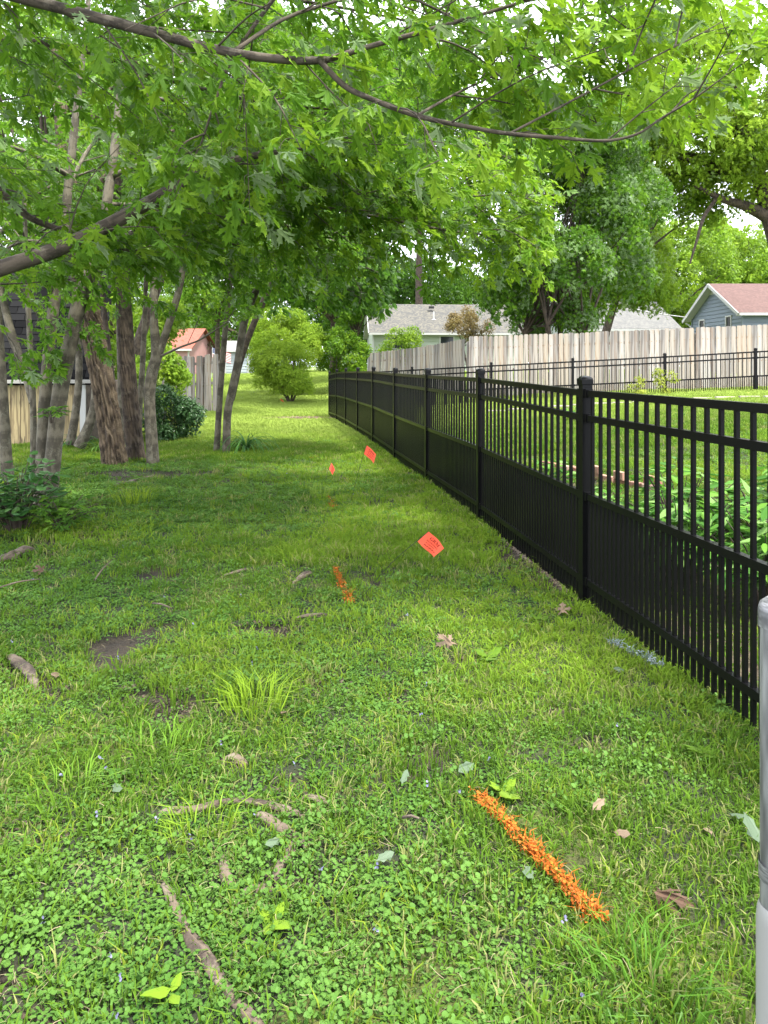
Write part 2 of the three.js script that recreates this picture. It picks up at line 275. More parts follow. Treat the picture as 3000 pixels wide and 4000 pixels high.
function fencePanel(fence, A, B, o) { // A, B: [x, y ground, z] post centres
  const dx = B[0] - A[0], dz = B[2] - A[2], L = Math.hypot(dx, dz), ang = -Math.atan2(dz, dx), dy = B[1] - A[1];
  const p = new THREE.Group(); p.name = 'panel'; fence.add(p);
  const tilt = Math.atan2(dy, L), at = (s, y) => [A[0] + dx * s, A[1] + dy * s + y, A[2] + dz * s];
  const rg = o.rail ??= {}; const rl = (Math.round((L - 0.062) * 50) / 50); rg[rl] ??= railGeo(rl);
  for (const y of o.rails) { const r = part(p, 'rail', rg[rl], M.fence, at(0.5, y - 0.019)); r.rotation.set(0, ang, tilt, 'YXZ');
    for (const s of [0.02 / L + 0.012, 1 - 0.02 / L - 0.012]) { o.br ??= merge([box(0.03, 0.052, 0.046), box(0.006, 0.01, 0.01, 0, 0, 0.026)]); const b = part(p, 'bracket', o.br, M.fence, at(s, y - 0.019)); b.rotation.y = ang; } }
  const n = o.n, k0 = [];
  for (let i = 0; i < 2 * n - 1; i++) { const s = (i + 1) / (2 * n), full = i % 2 == 1 || false; k0.push([at(s, 0), full]); }
  if (o.single) { for (const [q, full] of k0) part(p, 'picket', full ? o.g1 : o.g2, M.fence, q, ang); }
  else { const m = part(p, 'pickets', merge(k0.map(([q, full]) => { const g = (full ? o.g1 : o.g2).clone(); return bake(g, q[0], q[1], q[2], 0, ang, 0); })), M.fence); m.userData.kind = 'stuff'; }
}
{
  const near = thing('metal_fence', 'long black metal picket fence running back from the right edge', 'fence', null);
  const dir = Math.atan2(1, -0.165), at = d => { const x = 1.978 - 0.165 * d; return [x, terrain(x, -d), -d]; };
  const hs = 1.375, o = { rails: [1.33, 1.178, 0.70, 0.178], n: 21, g1: picketGeo(1.30, 1.322), g2: picketGeo(0.68, 0.70), single: true };
  const ds = [2.31, 4.46, 6.63, 8.78, 10.95, 13.15, 15.35, 17.6, 19.85, 22.1], P = ds.map(at);
  // the ground under the fence is uneven but the posts are set to an even line
  const lift = [0, 0, 0.05, 0.045, 0.045, 0.06, 0.04, 0.02, -0.02, -0.1]; P.forEach((p, i) => p[1] = lift[i] - (i < 2 ? 0 : 0.01));
  P.forEach(p => postParts(near, p[0], p[2], p[1], hs, Math.atan2(-0.165, -1) , 0.062));
  for (let i = 0; i < P.length - 1; i++) { o.single = i < 6; fencePanel(near, P[i], P[i + 1], o); }

  const back = thing('metal_fence', 'black metal picket fence across the far side in front of the wooden fence', 'fence', null);
  const bp = [[707, 800, 22.4], [890, 795, 20.3], [1061, 785.5, 19.8], [1237, 776.5, 19.4], [1436, 766, 19.1], [1632, 755, 18.8], [1832, 744, 18.5]].map(([px, py, d]) => { const x = (px - 829.5) / 1560 * d, top = 1.48 - (py - 790) / 1560 * d; return [x, top - 1.375, -d]; });
  bp[0] = [P[9][0] + 0.06, P[9][1], P[9][2] + 0.02];
  bp.slice(1).forEach(p => postParts(back, p[0], p[2], p[1], hs, 0, 0.062));
  const ob = { rails: [1.33, 1.178, 0.70, 0.178], n: 21, g1: picketGeo(1.30, 1.322), g2: picketGeo(0.68, 0.70), single: true };
  for (let i = 0; i < bp.length - 1; i++) { ob.single = i > 0; fencePanel(back, bp[i], bp[i + 1], ob); }
}

// ---------------------------------------------------------------- wooden board fences
const plankMaps = (() => {
  const make = (seed, base, dark, warm) => { const W = 128, H = 512, map = texture(W, H, (i, j) => {
    const x = i / W, y = j / H, g = tnoise(x * 22 + seed, y * 4 + noise(x * 4, y * 3 + seed) * 0.6, 22) * 0.6 + tnoise(x * 60, y * 8 + seed, 60) * 0.4;
    let c = mixC(dark, base, sstep(0.12, 0.62, g));
    const kx = hash(seed, Math.floor(y * 3)), ky = (Math.floor(y * 3) + 0.5) / 3, kd = Math.hypot((x - kx) * 0.14, (y - ky) * 1.8);
    c = mixC(c, warm, 0.85 * (1 - sstep(0.008, 0.02, kd))); c = mixC(c, warm, 0.28 * sstep(0.55, 0.8, noise(x * 2 + seed * 3, y * 5 + seed)));
    c = mixC(c, [150, 108, 76], 0.5 * sstep(0.62, 0.8, noise(x * 5 + seed * 7, y * 1.2 + seed)) * sstep(0.3, 0.7, noise(x * 20, y * 9 + seed))); c = mixC(c, [104, 98, 92], 0.55 * sstep(0.66, 0.85, noise(x * 3 + seed * 2, y * 2.2 + 9 * seed))); return c.map(v => v * 0.78); }); return std({ map, roughness: 0.92 }); };
  return [make(1, [204, 193, 178], [166, 157, 146], [172, 146, 116]), make(2, [178, 170, 160], [136, 127, 117], [160, 134, 106]), make(3, [210, 203, 193], [176, 167, 156], [184, 150, 116]), make(4, [186, 180, 172], [146, 138, 131], [150, 128, 106]), make(5, [208, 194, 174], [170, 160, 145], [178, 142, 108])];
})();
function boardGeo(w, h, t = 0.018) { // dog-eared board, bottom at y = 0
  const s = new THREE.Shape(), c = w * 0.22; s.moveTo(-w / 2, 0); s.lineTo(w / 2, 0); s.lineTo(w / 2, h - c); s.lineTo(w / 2 - c * 0.75, h - c * 0.12); s.lineTo(w / 2 - c, h); s.lineTo(-w / 2 + c, h); s.lineTo(-w / 2 + c * 0.75, h - c * 0.12); s.lineTo(-w / 2, h - c); s.closePath();
  const g = new THREE.ExtrudeGeometry(s, { depth: t, bevelEnabled: false }); g.translate(0, 0, -t / 2);
  const uv = g.attributes.uv, p = g.attributes.position; for (let i = 0; i < uv.count; i++) uv.setXY(i, (p.getX(i) / w + 0.5) * 0.98, p.getY(i) / h); return g;
}
const boardVariants = [0.131, 0.134, 0.128].map(w => boardGeo(w, 2.05));
function boardRun(fence, A, B, r, o = {}) { // A, B: [x, top y, z]
  const L = Math.hypot(B[0] - A[0], B[2] - A[2]), n = Math.round(L / 0.142), ang = -Math.atan2(B[2] - A[2], B[0] - A[0]);
  for (let i = 0; i < n; i++) {
    const s = (i + 0.5) / n, b = part(fence, 'board', boardVariants[i % 3], plankMaps[Math.floor(r() * 5)]);
    b.position.set(lerp(A[0], B[0], s), lerp(A[1], B[1], s) - 2.05 + (r() - 0.5) * 0.03, lerp(A[2], B[2], s) + (r() - 0.5) * 0.008);
    b.rotation.set((r() - 0.5) * 0.01, ang, (o.lean || 0) + (r() - 0.5) * (o.wob || 0.012), 'YXZ'); b.scale.y = o.sy || 1;
  }
  for (const dy of [-0.35, -1.0, -1.6]) part(fence, 'rail', bake(new THREE.BoxGeometry(L, 0.085, 0.036), (A[0] + B[0]) / 2, (A[1] + B[1]) / 2 + dy, (A[2] + B[2]) / 2 - 0.03, 0, ang, Math.atan2(B[1] - A[1], L)), plankMaps[1]);
  for (let s = 0; s <= L; s += 2.4) part(fence, 'post', box(0.09, 2.1, 0.09, lerp(A[0], B[0], s / L), lerp(A[1], B[1], s / L) - 1.2, lerp(A[2], B[2], s / L) - 0.1, ang), plankMaps[3]);
}
{
  const r = rngOf(5);
  const right = thing('wooden_fence', 'tall weathered grey board fence behind the black metal fence', 'fence', null);
  boardRun(right, [2.48,2.336,-21.2], [5.634,2.431,-20.9], r); boardRun(right, [5.66,2.445,-20.9], [8.897,2.568,-20.7], r); boardRun(right, [8.924,2.568,-20.7], [13.476,2.788,-20.4], r);
  boardRun(right, [-0.567,1.982,-29], [1.537,2.193,-26.5], r, { wob: 0.03 }); boardRun(right, [1.554,2.21,-26.5], [2.78,2.393,-25], r, { wob: 0.02 });
  const left = thing('wooden_fence', 'short run of leaning grey fence boards left of the rounded shrubs', 'fence', null);
  boardRun(left, [-7.163,1.87,-23.4], [-5.743,1.893,-23], r, { wob: 0.06, sy: 0.95 }); boardRun(left, [-5.728,1.908,-23], [-5.152,1.962,-22.8], r, { wob: 0.08, lean: 0.03, sy: 0.96 });
}

// ---------------------------------------------------------------- houses and sheds
function shingleMap(cols, row = 0.14) { // tile 2.24 m
  const N = 256, R = 16; return texture(N, N, (i, j) => { const k = Math.floor(j / N * R), tab = Math.floor(i / N * 22 + (k % 3) * 0.37 + hash(k, 3)), a = hash(tab % 22, k), f = j / N * R - k; const c = mixC(cols[0], cols[1], a), e = f < 0.16 ? 0.72 : 1, n = 0.9 + 0.2 * hash(i, j); return c.map(v => v * e * n); });
}
function roofMat(cols) { const t = shingleMap(cols); t.repeat.set(1 / 2.24, 1 / 2.24); return std({ map: t, roughness: 0.95 }); }
const glass = new THREE.MeshPhysicalMaterial({ color: C(0.02, 0.024, 0.028), roughness: 0.06, specularIntensity: 0.7 });
const white = std({ color: C(0.4, 0.4, 0.39), roughness: 0.55 });
function prism(a0, a1, b0, b1, y0, y1, t, slope = 0.034) { // lap board: bottom edge proud of the top edge
  const v = [[a0, y0, 0], [a1, y0, 0], [b1, y1, 0], [b0, y1, 0], [a0, y0, t + slope], [a1, y0, t + slope], [b1, y1, t], [b0, y1, t]], f = [4, 5, 6, 4, 6, 7, 0, 4, 7, 0, 7, 3, 1, 2, 6, 1, 6, 5, 3, 7, 6, 3, 6, 2, 0, 1, 5, 0, 5, 4];
  const g = new THREE.BufferGeometry(); g.setAttribute('position', new THREE.Float32BufferAttribute(f.flatMap(i => v[i]), 3)); g.setAttribute('uv', new THREE.Float32BufferAttribute(f.flatMap(i => [v[i][0], v[i][1]]), 2)); g.computeVertexNormals(); return g;
}
// local axes: ridge along +x, front wall at z = 0, back wall at z = -D, left gable at x = 0
function house(name, label, cat, o) {
  const h = thing(name, label, cat, null, o.pos); h.rotation.y = o.turn || 0;
  const { L, D, E, R } = o, wallM = o.wall, ov = o.over ?? 0.35;
  const s = new THREE.Shape(); s.moveTo(0, -1.5); s.lineTo(D, -1.5); s.lineTo(D, E); s.lineTo(D / 2, R); s.lineTo(0, E); s.closePath();
  const core = new THREE.ExtrudeGeometry(s, { depth: L, bevelEnabled: false }); core.rotateY(Math.PI / 2); part(h, 'wall', core, wallM); // x: 0..L, z: 0..-D
  const wins = o.windows || [], row = o.row ?? 0.19;
  const face = (which) => {
    const len = which == 'front' ? L : D, top = which == 'front' ? E : R;
    for (let y = o.y0 ?? 0; y < top - 0.02; y += row) {
      const y1 = Math.min(y + row, top), cut = yy => which == 'gable' && yy > E ? (yy - E) / (R - E) * D / 2 : 0;
      let spans = [[0, len]]; for (const w of wins) if (w.face == which && w.y < y1 && w.y + w.h > y) spans = spans.flatMap(([p, q]) => [[p, Math.min(q, w.u - 0.08)], [Math.max(p, w.u + w.w + 0.08), q]].filter(t => t[1] - t[0] > 0.03));
      for (const [p, q] of spans) { const a0 = p ? p : cut(y), a1 = q < len ? q : len - cut(y), b0 = p ? p : cut(y1), b1 = q < len ? q : len - cut(y1); if (a1 - a0 < 0.05 || b1 <= b0) continue;
        const b = part(h, 'siding_board', prism(a0, a1, b0, b1, y, y1 - 0.004, 0.012), which == 'gable' && o.gableWall ? o.gableWall : wallM); if (which == 'gable') { b.rotation.y = -Math.PI / 2; b.position.z = -D; b.scale.x = 1; b.position.set(0, 0, -D); } }
    }
  };
  // gable frame: u runs from back (0) to front (D)
  for (const f of o.faces || ['front', 'gable']) face(f);
  for (const w of wins) {
    const g = new THREE.Group(); g.name = 'window'; h.add(g); if (w.face == 'gable') { g.rotation.y = -Math.PI / 2; g.position.set(0, 0, -D); }
    const x = w.u + w.w / 2, y = w.y + w.h / 2, t = 0.08;
    part(g, 'frame', merge([box(w.w + 2 * t, t, 0.07, x, w.y - t / 2, 0.035), box(w.w + 2 * t, t, 0.07, x, w.y + w.h + t / 2, 0.035), box(t, w.h, 0.07, w.u - t / 2, y, 0.035), box(t, w.h, 0.07, w.u + w.w + t / 2, y, 0.035), box(w.w, 0.04, 0.03, x, y, 0.03)]), white);
    part(g, 'pane', box(w.w, w.h, 0.012, x, y, 0.012), glass);
    part(g, 'sill', box(w.w + 0.24, 0.035, 0.12, x, w.y - t - 0.0175, 0.06), white);
  }
  const sl = Math.hypot(D / 2 + ov, (R - E) / (D / 2) * (D / 2 + ov)), a = Math.atan2(R - E, D / 2);
  for (const side of [1, -1]) {
    const rf = part(h, 'roof', (() => { const g = new THREE.BoxGeometry(L + 2 * ov, 0.07, sl); const uv = g.attributes.uv, p = g.attributes.position; for (let i = 0; i < uv.count; i++) uv.setXY(i, p.getX(i), -p.getZ(i)); return g; })(), o.roof);
    rf.rotation.x = side * a; rf.position.set(L / 2, (R + E - (R - E) / (D / 2) * ov) / 2 + 0.05, side > 0 ? -D / 2 + Math.cos(a) * sl / 2 : -D / 2 - Math.cos(a) * sl / 2);
    if (side > 0) { part(h, 'gutter', box(L + 2 * ov, 0.13, 0.11, L / 2, E - (R - E) / (D / 2) * ov - 0.0, ov + 0.05), o.trim || white); part(h, 'soffit', box(L + 2 * ov - 0.1, 0.02, ov, L / 2, E - (R - E) / (D / 2) * ov - 0.05, ov / 2 + 0.014), o.trim || white); }
    const rk = part(h, 'rake_board', box(0.04, 0.17, sl, 0, 0, 0), o.trim || white); rk.rotation.x = side * a; rk.position.set(-ov - 0.022, rf.position.y - 0.055, rf.position.z);
    const so = part(h, 'rake_soffit', box(ov - 0.03, 0.02, sl - 0.2, 0, 0, 0), o.trim || white); so.rotation.x = side * a; so.position.set(-ov / 2 - 0.012, rf.position.y - 0.11, rf.position.z);
  }
  for (const [x, z] of [[-0.02, 0.02], [L + 0.02, 0.02], [-0.02, -D - 0.02]]) part(h, 'corner_trim', box(0.1, E + 1.45, 0.1, x, (E - 1.5) / 2 - 0.03, z), o.corner || white);
  (o.extra || (() => {}))(h); return h;
}
{
  const slate = std({ color: C(0.14, 0.17, 0.205), roughness: 0.7 });
  const bx = 17.88, bz = -36, by = 1.2;
  house('house', 'slate blue house with brown roof and white trim behind the board fence', 'house', { pos: [bx, by, bz], L: 12, D: 5.8, E: 3.05, R: 4.62, wall: slate, over: 0.42, row: 0.2, y0: 0.85, corner: slate, roof: roofMat([[84, 62, 58], [96, 72, 67]]),
    windows: [{ face: 'gable', u: 1.0, w: 0.55, y: 1.6, h: 1.2 }, { face: 'gable', u: 4.15, w: 0.5, y: 1.6, h: 1.2 }],
    extra: h => { const g = part(h, 'gable_trim', box(0.05, 0.14, 1.5, -0.03, 4.22, -2.9), white); part(h, 'door_trim', box(0.16, 3, 0.06, 2.3, 1.4, 0.05), white);
      part(h, 'downspout', tube([[-0.3, 2.75, -6.1, 0.05], [-0.1, 2.6, -6.0, 0.05], [-0.06, 2.4, -5.85, 0.05], [-0.06, 0, -5.85, 0.05]], 8, 4), white); } });
  const pale = std({ color: C(0.3, 0.34, 0.27), roughness: 0.7 });
  house('house', 'pale green ranch house with grey shingle roof in the centre distance', 'house', { pos: [-0.65, 0.75, -45], turn: 0.06, L: 9.5, D: 8.5, E: 2.85, R: 4.85, wall: pale, faces: ['front'], row: 0.28, y0: 0.3, over: 0.3, roof: roofMat([[66, 66, 65], [96, 92, 82]]),
    windows: [{ face: 'front', u: 0.9, w: 1.15, y: 1.0, h: 1.55 }, { face: 'front', u: 4.2, w: 0.8, y: 1.3, h: 1.25 }],
    extra: h => { part(h, 'roof_vent', box(0.34, 0.14, 0.3, 4.0, 4.62, -3.0), M.steel); part(h, 'vent_pipe', merge([new THREE.CylinderGeometry(0.05, 0.05, 0.5, 8).translate(4.0, 4.0, -1.8), new THREE.CylinderGeometry(0.06, 0.22, 0.06, 8).translate(4.0, 3.75, -1.8)]), white); } });
  house('house', 'white house with grey roof half hidden behind the central tree', 'house', { pos: [11.5, 1.0, -44], L: 6.2, D: 8, E: 2.8, R: 4.7, wall: std({ color: C(0.45, 0.47, 0.45), roughness: 0.7 }), faces: ['front'], row: 0.28, roof: roofMat([[84, 84, 83], [104, 103, 99]]), windows: [{ face: 'front', u: 4.2, w: 0.9, y: 1.2, h: 1.2 }],
    extra: h => part(h, 'roof_vent', box(0.4, 0.15, 0.3, 1.9, 4.3, -2.6), M.steel) });
  house('house', 'red roofed pink house behind the left board fence', 'house', { pos: [-19.2, 0.9, -48], L: 6.2, D: 7, E: 1.75, R: 3.15, wall: std({ color: C(0.36, 0.2, 0.19), roughness: 0.7 }), faces: ['front'], row: 0.25, over: 0.3, roof: roofMat([[120, 66, 52], [136, 78, 62]]) });
  house('shed', 'small white sided shed left of the rounded shrubs', 'shed', { pos: [-11.4, 0.85, -52], L: 1.6, D: 3, E: 1.75, R: 2.4, wall: std({ color: C(0.32, 0.36, 0.38), roughness: 0.7 }), faces: ['front'], row: 0.2, over: 0.15, roof: roofMat([[120, 120, 120], [150, 150, 150]]) });
}
{ // old shed on the left: low plank wall under a steep dark shingle roof
  const s = thing('shed', 'old shed with dark shingle roof and worn yellow plank wall behind the trees', 'shed', null, [-6.62 + 1.28, 0, -12.9]); const r = rngOf(41);
  s.rotation.y = 0.12;
  const wood = [0, 1, 2, 3].map(k => std({ roughness: 0.95, map: texture(64, 256, (i, j) => { const x = i / 64, y = j / 256, g = tnoise(x * 14 + k * 9, y * 4, 14); let c = mixC([118, 104, 76], [160, 144, 106], sstep(0.2, 0.7, g)); const st = noise(x * 3 + k * 5, y * 7 + k) + 0.45 * noise(x * 14, y * 20 + k); c = mixC(c, [112, 97, 74], 0.7 * sstep(0.8, 1.2, st)); c = mixC(c, [66, 57, 48], 0.8 * sstep(0.8, 1.2, st * 0.7 + 0.9 * Math.max(0, 0.42 - y))); return mixC(c, [74, 62, 46], 0.8 * sstep(0.86, 0.95, tnoise(x * 20, y * 2 + k * 3, 20))); }) }));
  part(s, 'wall', box(6, 1.25, 2.8, -3, 0.55, -1.42), M.barkDark);
  for (let x = -0.07, k = 0; x > -5.9; k++) { const w = 0.15 + 0.08 * r(); const g = box(w - 0.008, 1.2, 0.02, 0, 0.58, 0); const uv = g.attributes.uv, p = g.attributes.position; for (let i = 0; i < uv.count; i++) uv.setXY(i, p.getX(i) / w + 0.5, (p.getY(i) + 0.02) / 1.2); part(s, 'plank', g, wood[Math.floor(r() * 4)], [x - w / 2, 0, (r() - 0.5) * 0.006]); x -= w; }
  part(s, 'corner_board', box(0.09, 1.25, 0.05, -0.03, 0.56, 0.02), std({ color: C(0.42, 0.42, 0.4), roughness: 0.8 }));
  part(s, 'eave_board', box(6.3, 0.06, 0.2, -3, 1.2, 0.04), std({ color: C(0.3, 0.29, 0.26), roughness: 0.8 }));
  const dk = [0, 1, 2].map(k => new THREE.MeshPhysicalMaterial({ color: C(0.006 + 0.004 * k, 0.006 + 0.004 * k, 0.0065 + 0.004 * k), roughness: 1, specularIntensity: 0.12 })), sh = box(0.29, 0.012, 0.2, 0, 0, 0);
  const roof = part(s, 'roof', box(6.4, 0.06, 2.0, 0, 0, 0), dk[0], [-3, 2.05, -0.45]); roof.rotation.x = 1.12;
  for (let j = 0; j < 13; j++) for (let i = 0; i < 21; i++) { const q = part(s, 'shingle', sh, dk[Math.floor(r() * 3)]); const t = j * 0.145 - 0.95; q.position.set(-6.05 + i * 0.302 + (j % 2) * 0.15, 2.07 + t * Math.sin(1.12) + 0.028 * Math.cos(1.12), -0.45 - t * Math.cos(1.12) + 0.036 * Math.sin(1.12)); q.rotation.x = 1.12 - 0.07; }
  const top = part(s, 'upper_roof', box(6.4, 0.06, 1.5, 0, 0, 0), dk[1], [-3, 3.2, -1.52]); top.rotation.x = 0.5;
}
{ // galvanised gate post at the right edge, cut by the frame
  const galv = std({ roughness: 0.5, metalness: 0.55, map: texture(128, 128, (i, j) => { const v = 70 + 50 * tnoise(i / 16, j / 16, 8) + 44 * tnoise(i / 5, j / 5, 25); return [v, v, v + 2]; }) });
  const t = thing('gate_post', 'round galvanised steel post standing at the right edge of the frame', 'post', null, [0.71, -0.05, -1.3]);
  part(t, 'tube', new THREE.CylinderGeometry(0.03, 0.03, 1.09, 24, 1).translate(0, 0.545, 0), galv);
  part(t, 'cap', new THREE.LatheGeometry([[0.0335, 0], [0.0335, 0.03], [0.03, 0.042], [0.018, 0.052], [0, 0.056]].map(p => new THREE.Vector2(...p)), 24).translate(0, 1.06, 0), galv);
  part(t, 'sleeve', new THREE.LatheGeometry([[0.0365, 0], [0.0365, 0.53], [0.0345, 0.55], [0.031, 0.56]].map(p => new THREE.Vector2(...p)), 24), std({ color: C(0.22, 0.22, 0.21), roughness: 0.5 }));
  part(t, 'band', new THREE.CylinderGeometry(0.0325, 0.0325, 0.03, 24, 1, true).translate(0, 0.62, 0), galv);
}

// ---------------------------------------------------------------- leaves
function halfLeaf(half, fold, curl) { // both halves of a leaf outline, folded along the midrib; base at the origin, tip at y = 1
  const gs = [1, -1].map(k => { const s = new THREE.Shape(); half.forEach(([x, y], i) => i ? s.lineTo(k * x, y) : s.moveTo(k * x, y)); s.closePath(); const g = new THREE.ShapeGeometry(s, 1); const p = g.attributes.position; for (let i = 0; i < p.count; i++) { const x = p.getX(i), y = p.getY(i); p.setZ(i, -fold * Math.abs(x) - curl * y * y + 0.05 * Math.sin(9 * x + 5 * y)); } return g; });
  const g = merge(gs); g.computeVertexNormals(); return g;
}
const mapleHalf = [[0, 0], [0.06, 0.06], [0.22, 0.02], [0.34, -0.06], [0.28, 0.08], [0.1, 0.2], [0.24, 0.31], [0.41, 0.36], [0.37, 0.44], [0.57, 0.66], [0.41, 0.58], [0.36, 0.69], [0.27, 0.55], [0.085, 0.4], [0.12, 0.58], [0.25, 0.7], [0.15, 0.71], [0.21, 0.86], [0.09, 0.82], [0, 1.06]];
const ovateHalf = [[0, 0], [0.2, 0.2], [0.27, 0.42], [0.17, 0.75], [0, 1]], lanceHalf = [[0, 0], [0.1, 0.2], [0.15, 0.45], [0.09, 0.75], [0, 1]], starHalf = [[0, 0], [0.4, 0.12], [0.18, 0.3], [0.5, 0.62], [0.15, 0.55], [0, 1]];
const L = { peony: halfLeaf([[0, 0], [0.13, 0.18], [0.2, 0.42], [0.13, 0.74], [0, 1]], 0.35, 0.4), maple: halfLeaf(mapleHalf, 0.28, 0.22), maple2: halfLeaf(mapleHalf, -0.15, 0.42), star: halfLeaf(starHalf, 0.25, 0.25), ovate: halfLeaf(ovateHalf, 0.35, 0.22), lance: halfLeaf(lanceHalf, 0.4, 0.3) };
function clump(leaf, n, R, size, seed, flat = 0.7) {
  const r = rngOf(seed), gs = [];
  for (let i = 0; i < n; i++) { const p = ball(r).multiplyScalar(R * Math.cbrt(r())); p.y *= flat; const d = V3(p.x / R, -0.45, p.z / R).add(ball(r).multiplyScalar(0.6)); const nn = V3(0, 1, 0).add(ball(r).multiplyScalar(0.7)); const g = leaf.clone(); g.applyMatrix4(leafMatrix(p, d, nn, size * (0.7 + 0.6 * r()))); gs.push(g); }
  return mergeGeometries(gs, false);
}
const tones = { maple: [[0.055, 0.14, 0.01], [0.105, 0.225, 0.013], [0.2, 0.33, 0.018], [0.2, 0.28, 0.14]], dark: [[0.04, 0.11, 0.01], [0.07, 0.165, 0.013], [0.11, 0.22, 0.018], [0.15, 0.22, 0.12]], lime: [[0.11, 0.21, 0.015], [0.18, 0.3, 0.02], [0.26, 0.38, 0.03], [0.24, 0.33, 0.12]] };
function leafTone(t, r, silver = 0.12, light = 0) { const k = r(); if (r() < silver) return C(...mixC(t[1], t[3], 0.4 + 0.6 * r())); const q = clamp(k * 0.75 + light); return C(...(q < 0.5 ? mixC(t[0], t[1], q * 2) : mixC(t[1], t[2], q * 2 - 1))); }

// ---------------------------------------------------------------- trees with limbs, branches, twigs and single leaves
const UP = V3(0, 1, 0);
function grow(T, pts, o, r, level) {
  T.wood[Math.min(level, 2)].push(tube(pts, level == 0 ? 9 : level == 1 ? 6 : 4, level == 0 ? 5 : 3));
  const cv = new THREE.CatmullRomCurve3(pts.map(p => V3(p[0], p[1], p[2])), false, 'centripetal'), len = cv.getLength(), R = pts[Math.floor(pts.length / 2)][3];
  const lv = o.levels[level];
  if (!lv) { // leaves in pairs along the outer part of a twig
    for (let s = len * 0.25, k = 0; s <= len + 1e-6; s += o.gap * (0.7 + 0.6 * r()), k++) {
      const p = cv.getPointAt(Math.min(1, s / len)), t = cv.getTangentAt(Math.min(1, s / len));
      const side = V3().crossVectors(t, UP).normalize();
      for (const q of [1, -1]) {
        const out = side.clone().multiplyScalar(q).addScaledVector(UP, (r() - 0.5) * 1.1).addScaledVector(t, 0.5).normalize(), pet = o.size * (0.3 + 0.5 * r());
        const P = p.clone().addScaledVector(out, pet); if (!o.allow(P)) continue;
        const dir = out.clone().multiplyScalar(0.75).add(V3(0.42, -0.42, 0.05)).addScaledVector(ball(r), 0.55), nor = V3(0.1, 1, 0.25).addScaledVector(ball(r), 0.75);
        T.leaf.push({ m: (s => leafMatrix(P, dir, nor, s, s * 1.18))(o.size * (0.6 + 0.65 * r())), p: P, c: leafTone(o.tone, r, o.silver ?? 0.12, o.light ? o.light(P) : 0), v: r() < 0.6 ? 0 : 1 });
      }
    }
    return;
  }
  for (let s = len * lv.from + r() * lv.step, k = 0; s < len; s += lv.step * (0.6 + 0.8 * r()), k++) {
    const t = s / len, p = cv.getPointAt(t), tg = cv.getTangentAt(t), a = k * 2.4 + r(), n1 = V3().crossVectors(tg, Math.abs(tg.y) > 0.8 ? V3(1, 0, 0) : UP).normalize(), n2 = V3().crossVectors(tg, n1);
    const d = tg.clone().multiplyScalar(lv.fwd).addScaledVector(n1, Math.cos(a)).addScaledVector(n2, Math.sin(a) * 0.75).addScaledVector(UP, lv.up).normalize(), ln = lv.len * (1 - 0.45 * t) * (0.6 + 0.7 * r());
    const e = p.clone().addScaledVector(d, ln).addScaledVector(UP, -lv.droop * ln), mid = p.clone().addScaledVector(d, ln * 0.5).addScaledVector(ball(r), ln * 0.07);
    if (!o.allow(e)) continue;
    const r0 = Math.max(lv.r, 0.0016) * (0.8 + 0.4 * r());
    grow(T, [[p.x, p.y, p.z, r0], [mid.x, mid.y, mid.z, r0 * 0.75], [e.x, e.y, e.z, r0 * 0.35]], o, r, level + 1);
  }
  if (lv.tip) { // the limb's own end carries twigs
    const p = pts[pts.length - 1], q = pts[pts.length - 2], d = V3(p[0] - q[0], p[1] - q[1], p[2] - q[2]).normalize();
    for (let k = 0; k < 3; k++) { const e = V3(p[0], p[1], p[2]).addScaledVector(d, 0.3).addScaledVector(ball(r), 0.16); grow(T, [[p[0], p[1], p[2], 0.003], [(p[0] + e.x) / 2, (p[1] + e.y) / 2, (p[2] + e.z) / 2, 0.0025], [e.x, e.y, e.z, 0.0015]], o, r, o.levels.length); }
  }
}
